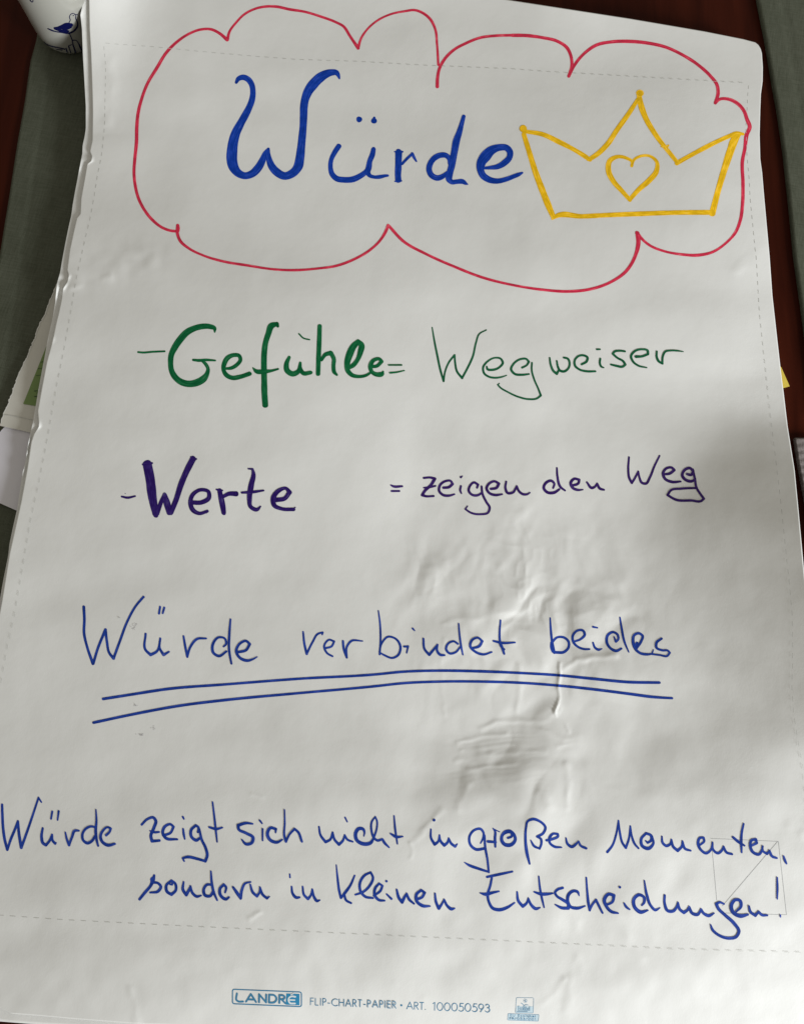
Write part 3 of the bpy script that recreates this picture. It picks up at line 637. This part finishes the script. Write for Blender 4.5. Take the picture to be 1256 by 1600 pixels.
write('handwritten_word', """
@660 490 5.981
90,130,12 110,250,17 140,400,20 165,520,20 197,632,20
198,632,18 207,560,17 250,450,18 300,388,20
300,388,18 305,460,19 322,540,20 370,602,24
370,602,20 420,510,20 470,400,19 500,270,17 530,190,15 595,153,13
600,495,16 605,518,22 650,526,22 720,500,21 750,460,22 730,422,20 680,413,17 610,445,19 566,505,20 577,560,20 620,590,20 680,600,19 740,592,16 785,577,10
930,505,20 975,480,19 993,450,22 970,425,20 920,425,20 850,470,20 827,520,23 860,563,23 930,572,22 995,565,16
1022,460,17 1019,520,17 1045,620,17 1080,700,17 1105,765,20 1070,792,18 990,800,18 900,780,18 800,735,17 720,685,16 703,665,14 718,652,9
@840 520 5.233
97,205,14 105,260,17 130,315,20 155,335,22 172,305,16
155,230,14 165,280,17 180,308,20 215,316,20 250,290,18 260,245,17 245,212,18 212,203,16
358,258,18 400,232,20 406,203,20 375,185,18 330,192,18 302,225,18 305,270,19 340,300,18 400,315,18 470,315,16
510,212,17 507,250,17 520,278,17 538,285,11
482,135,16 508,135,14
712,152,16 670,147,19 625,155,19 612,172,18 650,205,18 700,235,19 715,260,20 695,276,20 640,270,19 598,260,16
802,195,24 850,193,20 900,175,20 898,147,19 850,135,17 790,152,19 762,190,19 778,235,18 820,268,17 890,285,10
972,153,16 972,200,18 990,235,20 1018,252,18
1018,252,16 1022,190,17 1040,155,18 1090,145,16 1140,147,15 1188,154,7
""", I_GREEN2, sheet, label='thin green word Wegweiser')
write('handwritten_word', """
@180 700 4.187
45,318,13 80,325,16 132,315,12
68,298,6
212,108,60 230,200,62 245,320,58 265,430,40
183,108,14 243,99,14
262,400,48 268,440,34
277,430,28 300,360,28 325,302,22
325,305,28 340,360,44 356,422,36
366,422,34 400,340,34 432,240,38 470,150,40 510,72,42
497,58,10 532,72,12
505,357,28 570,355,30 615,325,30 612,287,26 560,274,24 505,312,28 494,360,30 512,408,30 550,428,24 604,414,20
606,408,10 598,425,8
684,278,30 695,330,36 705,380,36 712,425,30
665,272,12 702,278,12
708,318,22 745,300,28 792,300,34
872,136,10 900,138,14 906,170,26 892,240,36 880,330,32 888,385,26 930,403,24 952,382,10
830,292,15 900,288,20 972,278,12
1055,340,30 1110,330,28 1142,290,30 1120,265,22 1070,280,28 1035,330,34 1042,375,30 1090,398,24 1168,402,24
1168,396,8 1180,388,6
""", I_PURPLE, sheet, label='bold purple word - Werte')
write('handwritten_word', """
@600 700 5.233
55,303,13 72,312,20 148,313,18
62,352,18 125,352,17
@600 700 5.233
325,245,19 380,242,20 415,252,26 385,300,25 330,355,25 312,385,24 340,394,20 405,393,18
325,325,13 375,320,18 420,310,16
485,325,22 530,320,23 560,295,22 545,270,19 500,272,20 457,305,22 450,350,22 480,383,22 530,390,21 575,378,14
628,312,18 622,345,18 632,372,12
628,238,21
640,230,10
760,325,18 768,300,20 735,282,20 702,310,20 692,350,21 720,383,21 770,385,20 797,368,16
797,315,17 803,370,19 835,440,19 863,490,20 850,528,19 790,542,17 710,530,17 664,500,15 682,475,10
872,335,20 920,325,23 938,292,24 905,273,20 860,290,21 838,330,22 862,370,22 910,385,21 965,378,14
998,275,16 992,330,19 1010,368,22 1050,365,21 1085,312,16
1085,312,16 1100,350,20 1135,378,21 1170,378,17 1192,365,11
""", I_PURPLE2, sheet, label='thin purple = zeigen')
write('handwritten_word', """
@830 700 4.486
152,280,15 160,250,17 140,230,19 100,246,20 86,280,20 110,310,21 160,312,22 195,290,16
178,140,13 182,200,16 205,275,18 235,298,14
280,265,18 330,245,19 335,223,18 300,216,19 275,245,22 290,280,20 325,294,18 360,292,10
388,240,14 425,280,20 440,275,18 460,250,14
460,250,16 480,285,20 508,293,15
683,65,14 678,150,16 685,210,17 703,245,18
703,245,16 725,210,16 748,165,14
748,165,14 756,205,15 775,245,18 800,250,18 830,205,17 860,130,15 897,55,13
925,185,15 970,178,20 1000,155,20 985,139,18 945,143,18 922,175,20 935,215,20 985,238,20 1045,235,13
1090,183,18 1118,188,20 1133,162,18 1110,141,19 1072,155,20 1056,190,20 1080,223,21 1125,232,20 1147,215,14
1130,150,15 1145,220,17 1155,275,17 1185,325,17 1207,355,18 1190,370,18 1120,368,18 1010,362,18 953,330,17 975,298,17 1050,285,17 1155,280,15
""", I_PURPLE2, sheet, label='thin purple words den Weg')
write('handwritten_word', """
@120 920 4.187
48,118,19 52,200,18 50,290,18 70,380,17 108,490,20
110,490,18 140,390,17 190,268,20
190,268,18 200,350,17 215,420,18 243,455,22
243,455,18 285,340,17 330,220,16 390,110,16 438,53,16
442,56,10
452,295,15 452,400,17 485,432,20 525,410,17 548,325,12
548,325,14 545,390,15 570,432,20 605,412,12
547,118,14 540,162,15
574,124,15 564,160,13
700,310,13 710,370,16 725,445,16
725,445,14 745,380,16 790,328,17 848,325,12
962,378,12 978,362,15 970,326,14 930,318,16 890,370,18 896,420,18 930,440,18 980,410,15
1007,200,12 1000,290,16 998,400,16 1013,490,14
1055,415,18 1110,400,18 1133,362,18 1110,342,17 1065,362,17 1045,410,18 1070,453,19 1120,470,19 1150,462,14 1182,445,7
""", I_BLUE2, sheet, label='blue word Würde at the left of the underlined line')
write('handwritten_word', """
@460 920 3.489
48,235,10 55,300,13 68,355,14
68,355,12 100,290,12 130,245,12 155,238,11
155,238,11 152,250,8
165,325,12 205,312,12 217,287,12 190,278,11 163,312,12 180,352,12 208,368,11
265,285,12 270,330,13 286,375,12
286,375,10 287,315,12 310,285,13 372,285,7
458,120,7 467,190,10 470,270,11 465,358,11
464,345,10 475,300,11 510,262,12 555,275,12 578,315,13 565,362,13 537,377,12 490,362,11 465,348,10
598,315,12 618,315,12
620,313,11 612,350,8
645,217,11 655,228,7
703,272,11 710,330,13 735,360,15 760,330,13 780,305,10
780,305,11 777,335,13 795,360,15 818,362,11
895,190,8 900,250,10 908,310,11 918,360,8
890,300,12 870,287,12 835,302,12 827,330,13 845,352,13 880,345,12 903,318,9
965,325,12 1008,312,15 1024,286,13 1000,267,12 968,280,14 958,312,14 985,343,14 1030,358,13 1075,345,9
1123,172,9 1118,250,11 1120,285,12 1132,320,14 1143,355,11
1118,290,11 1126,315,11 1143,330,12
1085,285,11 1130,295,14 1202,293,9
""", I_BLUE2, sheet, label='blue word verbindet')
write('handwritten_word', """
@840 920 5.461
105,250,13 110,340,19 120,440,22 140,545,24
122,455,22 165,415,20 220,415,22 262,452,22 262,500,22 222,540,24 150,543,24
115,460,20 115,500,22 128,535,24
312,450,18 365,430,20 400,390,23 385,357,22 340,356,20 298,400,22 305,458,22 350,500,20 400,515,20 440,515,16
470,460,16 488,503,20 518,520,22 545,512,11
470,325,18 508,333,13
650,410,12 665,452,20 685,432,20 680,392,20 640,370,22 597,395,24 587,450,24 620,508,23 670,530,25 712,510,18
700,245,13 715,340,19 738,450,19 775,540,11
826,490,18 845,462,22 842,500,30 880,450,22 893,402,22 860,380,22 822,395,22 812,450,26 830,510,25 870,548,23 930,560,22 975,556,14
985,520,9 974,552,16
1055,425,20 1012,460,24 1012,503,22 1060,525,20 1112,530,18 1125,548,18
1125,545,18 1105,572,19 1040,566,17 960,556,16
""", I_BLUE2, sheet, label='blue word beides')
write('underline', """
@130 1030 2.672
85,166,12 200,148,12 350,125,12 600,105,11 900,82,11 1229,63,11 1329,53,11 1479,48,11 1629,50,12 1829,58,11 1979,67,11 2129,82,12 2279,96,12 2404,98,11
""", I_BLUE2, sheet, label='upper of the two long blue underlines', off=.00014)
write('underline', """
@130 1030 2.672
45,265,12 200,232,12 400,195,12 600,170,12 900,142,11 1229,112,11 1329,101,11 1479,94,11 1679,94,11 1829,99,11 1979,110,11 2129,126,12 2279,145,12 2379,158,12 2457,163,10
""", I_BLUE2, sheet, label='lower of the two long blue underlines', off=.00014)
write('handwritten_word', """
@0 1235 6.28
25,140,24 28,250,27 35,370,28 50,480,28 76,583,26
77,583,24 110,480,26 150,385,27 180,303,24
180,303,24 190,420,28 213,562,30
214,562,26 265,420,26 320,260,23 382,72,20
382,72,18 410,116,16
423,372,22 412,460,28 428,520,30 455,538,28 490,495,26 515,435,20
515,435,22 520,492,26 545,522,26 556,514,12
517,208,20 505,280,18
580,205,22 569,292,15
645,412,15 660,480,24 682,538,26
682,536,24 710,460,26 740,395,28 777,396,20
945,365,20 900,354,24 840,382,26 813,430,26 822,492,26 860,518,30 905,497,28 935,450,24
945,190,14 950,300,22 943,400,28 955,500,24 967,545,20
1045,440,26 1080,405,24 1090,375,24 1060,362,22 1010,400,26 990,450,28 1010,508,30 1060,538,32 1130,525,24
""", I_BLUE2, sheet, label='blue word Würde at the left edge of the last sentence')
write('handwritten_word', """
@200 1240 4.331
95,210,17 130,175,18 175,163,20 190,185,22 178,230,22 157,290,22 165,322,22 215,318,18
150,252,9 180,262,17 212,260,14
240,283,18 290,265,18 310,225,18 290,208,17 250,225,20 237,265,20 257,300,22 335,310,14
375,240,14 380,280,16 386,308,11
373,158,14 380,172,11
474,262,14 478,228,17 460,216,19 430,245,20 433,295,20 465,316,22 490,300,16
485,240,14 500,310,18 528,370,19 538,420,20 525,458,20
525,458,18 470,442,19 400,430,20 373,437,15
373,440,14 382,458,11
574,58,11 585,150,14 595,240,15 605,328,10
552,228,15 600,240,18 640,230,12
845,205,12 800,200,19 747,215,22 750,240,20 800,268,20 848,300,22 840,332,22 800,342,20 772,312,10
912,240,14 912,318,11
893,182,14 908,202,11
1000,265,10 1002,240,18 965,233,21 945,270,22 962,313,22 1010,330,20 1045,312,11
1060,110,10 1062,200,12 1060,290,16 1070,325,18
1070,325,16 1095,275,15 1128,240,17 1150,258,17 1178,325,16
""", I_BLUE2, sheet, label='blue words zeigt sich')
write('handwritten_word', """
@480 1250 5.024
93,210,14 105,275,19 145,330,23 180,312,20 200,255,15
200,255,17 215,310,20 250,350,23 280,320,20 295,275,14
295,275,14 315,310,19 358,328,14
298,138,14 315,172,11
445,285,9 450,255,16 440,230,24 405,226,28 381,260,28 390,315,28 440,345,30 500,335,27 520,305,18
520,302,18 545,230,15 548,165,14 535,132,13 508,170,16 505,240,17 525,298,19 550,318,21 590,308,18
590,308,19 610,340,21 642,372,14
682,125,11 690,220,16 708,345,12
655,265,15 700,290,24 750,287,12
""", I_BLUE2, sheet, label='blue word nicht')
write('handwritten_word', """
@480 1250 5.024
970,230,13 972,300,19 1000,348,25 1025,330,20 1038,275,12
1038,275,13 1045,320,20 1075,356,25 1100,335,20 1110,300,13
1110,300,14 1130,342,21 1160,365,23 1178,345,9
995,158,24
""", I_BLUE2, sheet, label='blue word in before großen')
write('handwritten_word', """
@710 1260 5.461
222,315,12 243,272,18 248,228,20 222,193,23 170,202,22 127,260,22 136,328,24 180,366,26 255,360,24
255,248,20 262,350,21 280,450,20 292,562,18
292,560,18 200,530,24 120,500,22 85,478,9
328,188,10 345,212,18 345,270,23 348,345,18
335,195,12 385,218,8
285,300,24 350,305,22
455,270,20 488,255,22 485,225,24 450,215,34 408,245,26 402,288,28 428,325,32 482,328,32 518,285,26 505,238,26 462,210,26 440,225,22
640,490,17 618,400,27 605,290,23 610,180,20 622,130,20 662,110,24 730,130,23 775,182,22 755,230,22 705,258,22
705,258,20 737,280,22 740,320,20 725,362,18
725,360,16 680,340,22 650,290,11
785,290,22 840,278,22 883,252,22 880,236,20 840,234,22 812,265,26 812,310,22 850,343,24 912,350,13
950,270,12 965,322,22 1000,345,26 1035,322,22 1058,298,13
1058,298,15 1075,335,20 1122,358,22
""", I_BLUE2, sheet, label='blue word großen')
write('handwritten_word', """
@930 1270 4.052
75,248,18 105,210,15 130,140,14 145,50,10
145,50,11 155,130,14 170,190,15 192,222,17
192,222,15 210,170,14 220,85,10
220,85,11 230,150,14 250,200,15 272,225,13
318,178,10 330,190,15 352,175,18 352,145,18 320,130,17 290,165,18 296,210,20 335,226,23 366,195,16 358,150,14
420,150,10 425,190,16 450,210,18 475,195,15 480,170,11
480,170,12 492,215,18 520,240,20 545,215,15 550,180,11
550,180,12 567,228,17 602,240,12
660,205,12 688,178,15 683,157,15 660,160,17 649,190,18 667,235,17 700,256,19 730,235,14 740,188,10
740,188,12 745,235,15 775,256,18 800,238,15 810,213,11
810,213,12 830,252,17 864,262,14
937,70,12 925,130,15 922,190,17 925,252,10
870,155,16 905,185,19 942,208,12
985,210,14 1020,192,17 1015,168,16 987,175,17 980,215,17 1000,253,19 1035,263,18 1052,240,14 1058,212,12
1056,212,12 1060,243,14 1085,260,17 1100,243,13
1100,240,14 1120,278,17 1147,287,13
1190,275,11 1198,300,16 1208,322,11
""", I_BLUE2, sheet, label='blue word Momenten with comma')
write('handwritten_word', """
@200 1345 4.831
90,290,22 130,240,24 175,185,24 190,150,30 200,110,18
188,140,38 186,155,30
190,163,20 230,170,20 250,195,22 230,230,23 170,240,16
330,150,20 292,185,22 297,233,24 330,255,24 363,222,22 358,172,20 330,150,20
318,178,14 335,180,16 338,165,14
422,160,14 417,218,22 442,258,24 465,215,20 475,192,14
473,192,16 490,245,21 522,270,22 555,262,12
632,182,18 600,180,21 573,220,22 585,262,24 622,266,22 645,232,20
628,80,13 635,170,19 650,240,20 675,298,14
735,240,14 742,200,19 725,180,21 697,210,22 702,263,24 742,290,23 765,275,14
795,200,18 830,250,25 852,285,20
853,283,20 862,220,20 885,172,18 928,160,12
925,180,13 945,240,21 975,268,21 994,240,16 998,200,12
998,200,14 1020,258,21 1050,283,21 1070,270,9
""", I_BLUE2, sheet, label='blue word sondern')
write('handwritten_word', """
@430 1340 4.187
108,190,12 115,235,17 140,262,20 160,260,14
180,190,12 190,245,17 215,270,20 232,250,15 243,208,11
243,208,13 257,262,18 275,284,20 293,278,9
96,108,9 98,130,11
""", I_BLUE2, sheet, label='blue word in before kleinen')
write('handwritten_word', """
@430 1340 4.187
400,48,8 408,130,14 418,210,17 430,264,16
520,118,12 490,185,17 450,240,19 432,265,13
452,240,15 465,280,17 497,298,14
525,243,13 575,225,17 620,182,18 640,130,16 625,97,15 587,115,18 554,170,18 561,225,18 590,256,18 640,265,13
645,250,14 690,215,17 702,185,15 680,170,15 655,200,18 651,245,19 680,278,19 716,282,12
730,240,12 760,270,16
728,155,17
795,210,13 810,265,20 830,293,20 850,252,17 860,235,11
860,235,13 877,275,18 908,302,13
925,273,18 960,260,18 978,230,18 955,214,18 925,240,20 926,285,20 965,316,22 1012,318,11
1045,235,12 1052,290,17 1070,333,20 1088,308,15 1105,275,11
1105,275,13 1125,315,18 1155,337,20 1174,332,9
""", I_BLUE2, sheet, label='blue word kleinen')
write('handwritten_word', """
@730 1340 5.024
155,152,20 250,132,23 353,110,16
192,160,18 180,220,20 160,290,22 170,350,22 200,398,26 250,410,28 310,393,25 370,355,14
100,278,11 140,288,27 200,275,22 248,265,13
390,270,14 400,340,23 435,383,26 465,358,20 478,318,13
478,320,15 500,370,23 540,402,25 570,393,12
560,148,12 570,240,17 585,320,18 602,392,12
525,270,14 570,285,24 640,285,22 672,280,12
748,238,20 710,250,21 688,275,19 702,302,20 745,330,24 795,370,28 792,398,26 740,395,24 690,370,12
877,300,8 865,270,22 835,262,24 795,290,26 787,340,24 812,388,24 860,398,25 925,380,11
933,158,13 940,260,17 950,360,21 960,415,18
960,412,18 980,370,19 1010,332,19
1010,332,19 1030,375,20 1060,435,16
1085,375,16 1140,345,21 1150,297,25 1108,288,26 1075,330,28 1092,385,25 1130,425,25 1182,437,14
@960 1340 4.486
66,320,12 85,350,18 104,363,12
36,208,19
190,335,12 205,318,17 205,278,20 170,262,22 136,290,23 138,343,24 180,382,27 232,370,12
208,162,10 225,260,18 255,340,19 285,368,20 318,352,7
350,265,16 350,320,18 375,375,23 410,375,22 435,345,17 443,315,11
443,315,13 458,365,20 485,386,23 510,368,18 522,345,13
522,345,15 545,392,22 580,400,22 605,365,14
605,362,15 622,390,20 660,408,22 695,390,11
765,325,13 735,314,17 712,325,21 725,355,22 775,405,23 835,460,24 870,520,22 850,556,22 800,566,22 730,545,20 685,505,18 672,470,9
850,380,14 885,342,20 878,302,22 845,297,22 817,335,25 832,388,25 880,410,27 932,400,16
940,340,13 952,382,20 985,406,22 1008,380,14
1008,378,15 1030,402,20 1068,405,15
1138,140,11 1140,210,15 1138,290,10
1160,402,9 1161,416,10
""", I_BLUE2, sheet, label='blue word Entscheidungen with exclamation mark')


# ---- maker's line at the bottom
def stroke_text(s, x0, y0, x1, y1, hx, hy, wd, gl, gap=.22):
    """monoline capitals between two baseline points; (hx,hy) is the vector from baseline to cap height"""
    adv = []; tot = 0
    for ch in s:
        wch = gl[ch][0] if ch in gl else .35
        adv.append((tot, wch)); tot += wch + gap
    tot -= gap; k = math.hypot(x1 - x0, y1 - y0); ex, ey = (x1 - x0) / tot, (y1 - y0) / tot; out = []
    for ch, (a, wch) in zip(s, adv):
        if ch not in gl: continue
        for st in gl[ch][1]:
            out.append([(x0 + (a + px) * ex + py * hx, y0 + (a + px) * ey + py * hy, wd) for px, py in st])
    return out
def arc(cx, cy, rx, ry, a0, a1, n=9):
    return [(cx + rx * math.cos(math.radians(a0 + (a1 - a0) * i / n)), cy + ry * math.sin(math.radians(a0 + (a1 - a0) * i / n))) for i in range(n + 1)]
GL = {'F': (.42, [[(0, 0), (0, 1)], [(0, 1), (.42, 1)], [(0, .55), (.4, .55)]]), 'L': (.4, [[(0, 1), (0, 0)], [(0, 0), (.4, 0)]]), 'I': (.12, [[(.06, 0), (.06, 1)]]),
      'P': (.42, [[(0, 0), (0, 1)], [(0, 1), (.2, 1)] + arc(.2, .74, .22, .26, 90, -90) + [(0, .48)]]), '-': (.3, [[(.02, .35), (.28, .35)]]),
      'C': (.78, [arc(.5, .5, .5, .5, 50, 310, 14)]), 'H': (.62, [[(0, 0), (0, 1)], [(.62, 0), (.62, 1)], [(0, .52), (.62, .52)]]),
      'A': (.76, [[(0, 0), (.38, 1)], [(.38, 1), (.76, 0)], [(.14, .34), (.62, .34)]]), 'R': (.46, [[(0, 0), (0, 1)], [(0, 1), (.2, 1)] + arc(.2, .74, .22, .26, 90, -90) + [(0, .48)], [(.18, .48), (.48, 0)]]),
      'T': (.48, [[(.24, 0), (.24, 1)], [(0, 1), (.48, 1)]]), 'E': (.42, [[(0, 0), (0, 1)], [(0, 1), (.42, 1)], [(0, .53), (.4, .53)], [(0, 0), (.42, 0)]]),
      '.': (.06, [[(.03, .02), (.03, .05)]]), '*': (.2, [[(.1, .4)]]), '1': (.34, [[(.05, .86), (.24, 1)], [(.24, 1), (.24, 0)]]), '0': (.62, [arc(.31, .5, .31, .5, 0, 360, 16)]),
      '5': (.52, [[(.48, 1), (.16, 1)], [(.16, 1), (.1, .58)], [(.1, .58)] + arc(.24, .32, .29, .32, 105, -140, 10)]),
      '9': (.54, [arc(.27, .68, .27, .32, 0, 360, 12), [(.5, .55), (.2, 0)]]), '3': (.5, [[(.04, .86)] + arc(.24, .76, .2, .24, 140, -90, 8), arc(.24, .28, .26, .28, 90, -150, 9)]),
      'N': (.58, [[(0, 0), (0, 1)], [(0, 1), (.58, 0)], [(.58, 0), (.58, 1)]]), 'D': (.6, [[(0, 0), (0, 1)], [(0, 1), (.25, 1)] + arc(.25, .5, .35, .5, 90, -90) + [(0, 0)]]),
      'U': (.55, [[(0, 1), (0, .3)] + arc(.275, .28, .275, .28, 180, 360) + [(.55, 1)]]), '/': (.3, [[(0, 0), (.3, 1)]]), ':': (.06, [[(.03, .05)], [(.03, .55)]]),
      'c': (.4, [arc(.25, .32, .25, .32, 50, 310, 8)]), 'o': (.5, [arc(.25, .32, .25, .32, 0, 360, 10)]), 'l': (.04, [[(.02, 0), (.02, 1)]]), 'a': (.48, [arc(.24, .32, .24, .32, 0, 360, 10), [(.48, .64), (.48, 0)]]),
      'b': (.48, [arc(.24, .32, .24, .32, 0, 360, 10), [(0, 1), (0, 0)]]), 'e': (.48, [[(.02, .34), (.46, .34)] + arc(.24, .32, .23, .32, 5, 310, 10)])}
def emit(name, strokes, material, label=None, off=.00009):
    p = Pen()
    for st in strokes: p.ribbon(st, step=.8)
    return p.build(name, material, sheet, on_sheet, label, off)
emit('printed_lettering', stroke_text('FLIP-CHART-PAPIER', 485.2, 1570.3, 618.4, 1575.6, .2, -10.8, 1.15, GL, .26), M_PRINT)
p = Pen(); p.disc(627, 1570.8, 1.7); p.build('printed_dot', M_PRINT, sheet, on_sheet)
emit('printed_lettering', stroke_text('ART.', 635.4, 1576.6, 665, 1577.8, .2, -11, 1.15, GL, .2), M_PRINT)
emit('printed_lettering', stroke_text('100050593', 675.5, 1578.6, 765, 1581.8, .3, -12.2, 1.2, GL, .17), M_PRINT)
# framed name
def rrect(pts, r):
    out = []
    for i in range(4):
        a = np.array(pts[i - 1], float); b = np.array(pts[i], float); c = np.array(pts[(i + 1) % 4], float)
        u1 = (a - b) / np.linalg.norm(a - b); u2 = (c - b) / np.linalg.norm(c - b)
        if out:
            q = np.array(out[-1]); e = b + u1 * r; out += [q + (e - q) * k for k in (.04, .25, .5, .75, .96)]
        for t in np.linspace(0, 1, 5): out.append((1 - t) ** 2 * (b + u1 * r) + 2 * t * (1 - t) * b + t * t * (b + u2 * r))
    return out
fr = rrect([(363.6, 1545.8), (471.2, 1550.2), (471.2, 1573), (363.6, 1568.4)], 3.5)
emit('logo_frame', [[(x, y, 1.7) for x, y in fr + [fr[-1] * .96 + fr[0] * .04, fr[-1] * .5 + fr[0] * .5, fr[-1] * .04 + fr[0] * .96, fr[0]]]], M_PRINT)
GN = dict(GL); GN['L'] = (.52, [[(0, 1), (0, .12), (.12, 0), (.52, 0)]]); GN['A'] = (.82, [[(0, 0), (.38, 1)], [(.38, 1), (.82, 0)], [(.2, .3), (.62, .3)]])
emit('logo_lettering', stroke_text('LANDR', 370.2, 1564.6, 445.5, 1567.6, .3, -12.2, 3.0, GN, .24), M_PRINT)
p = Pen(); p.poly([(447.6, 1552.4), (468.2, 1553.2), (468.2, 1570.8), (446.8, 1569.9)]); p.build('logo_block', M_PRINTB, sheet, on_sheet)
emit('logo_letter', [[(x, y, 2.6) for x, y in [(461.5, 1557.5), (455, 1557), (451.6, 1559.5), (451, 1563), (453, 1567), (461, 1568)]], [(451.5, 1562.3, 2.2), (460.5, 1562.7, 2.2)], [(455, 1554.3, 1.6), (459, 1552.2, 1.6)]], M_WHITEP, 'white capital E with accent on the blue block', off=.00014)
# eco label
p = Pen(); p.poly([(807, 1572), (832.5, 1572.5), (832.3, 1582.5), (805.5, 1582.3)]); p.poly([(794, 1584), (841, 1585.7), (840, 1595), (793.2, 1593.5)]); p.build('ecolabel_ground', M_PALEF, sheet, on_sheet, off=.00006)
fr = rrect([(806.6, 1558.8), (833.6, 1559.2), (832.8, 1583), (804.8, 1582.6)], 2)
fr2 = rrect([(793.6, 1583.8), (841.8, 1585.6), (840.6, 1595.6), (792.8, 1593.9)], 1)
emit('ecolabel_frame', [[(x, y, .7) for x, y in f_ + [f_[-1] * .95 + f_[0] * .05, f_[-1] * .5 + f_[0] * .5, f_[-1] * .05 + f_[0] * .95, f_[0]]] for f_ in (fr, fr2)], M_PALEB)
flower = [[(820.3 + 3 * math.cos(a), 1563.7 + 3 * math.sin(a), .9)] for a in np.linspace(0, 2 * math.pi, 11)[:-1]]
flower += [[(822, 1562.6, .8), (820, 1562.4, .8), (819, 1564, .8), (820.4, 1565.4, .8), (822, 1565.2, .8)], [(819, 1564, .7), (821.5, 1564, .7)],
           [(814, 1567.5, 1.1), (816.5, 1569, 1.3), (818.5, 1572, 1)], [(818.5, 1575, 1), (818.7, 1571.5, 1), (821, 1570.2, 1.2), (825, 1570.5, .8)]]
flower += stroke_text('Ecolabel', 809.5, 1578.6, 827.5, 1579.3, .05, -6.4, .7, GL, .14)
flower += [[(808, 1580.6, .9), (824, 1580.9, .9)]]
emit('ecolabel_emblem', flower, M_PALEB)
emit('ecolabel_lettering', stroke_text('EU Ecolabel:', 797, 1588.0, 838, 1589.6, .05, -3.1, .5, GL, .3) + stroke_text('FR/053/001', 796.2, 1592.9, 837, 1594.3, .05, -3.0, .5, GL, .3), M_PRINT)
# small grey scuffs
p = Pen()
for (x, y, s_) in [(206, 978, 7), (212, 976, 5), (209, 982, 4), (218, 1147, 6), (222, 1149, 4), (240, 1137, 6), (212, 1102, 3), (186, 965, 2)]:
    for _ in range(5):
        a = random.uniform(-.6, .9); q = random.uniform(.6, 2.4); cx = x + random.gauss(0, s_ * .4); cy = y + random.gauss(0, s_ * .25)
        p.ribbon([(cx - q * math.cos(a), cy - q * math.sin(a), .45), (cx + q * math.cos(a), cy + q * math.sin(a), .45)], cap=False)
o = p.build('scuff_marks', M_SMUDGE, sheet, on_sheet, 'small grey pencil-like scuffs', off=.00006); o['kind'] = 'stuff'
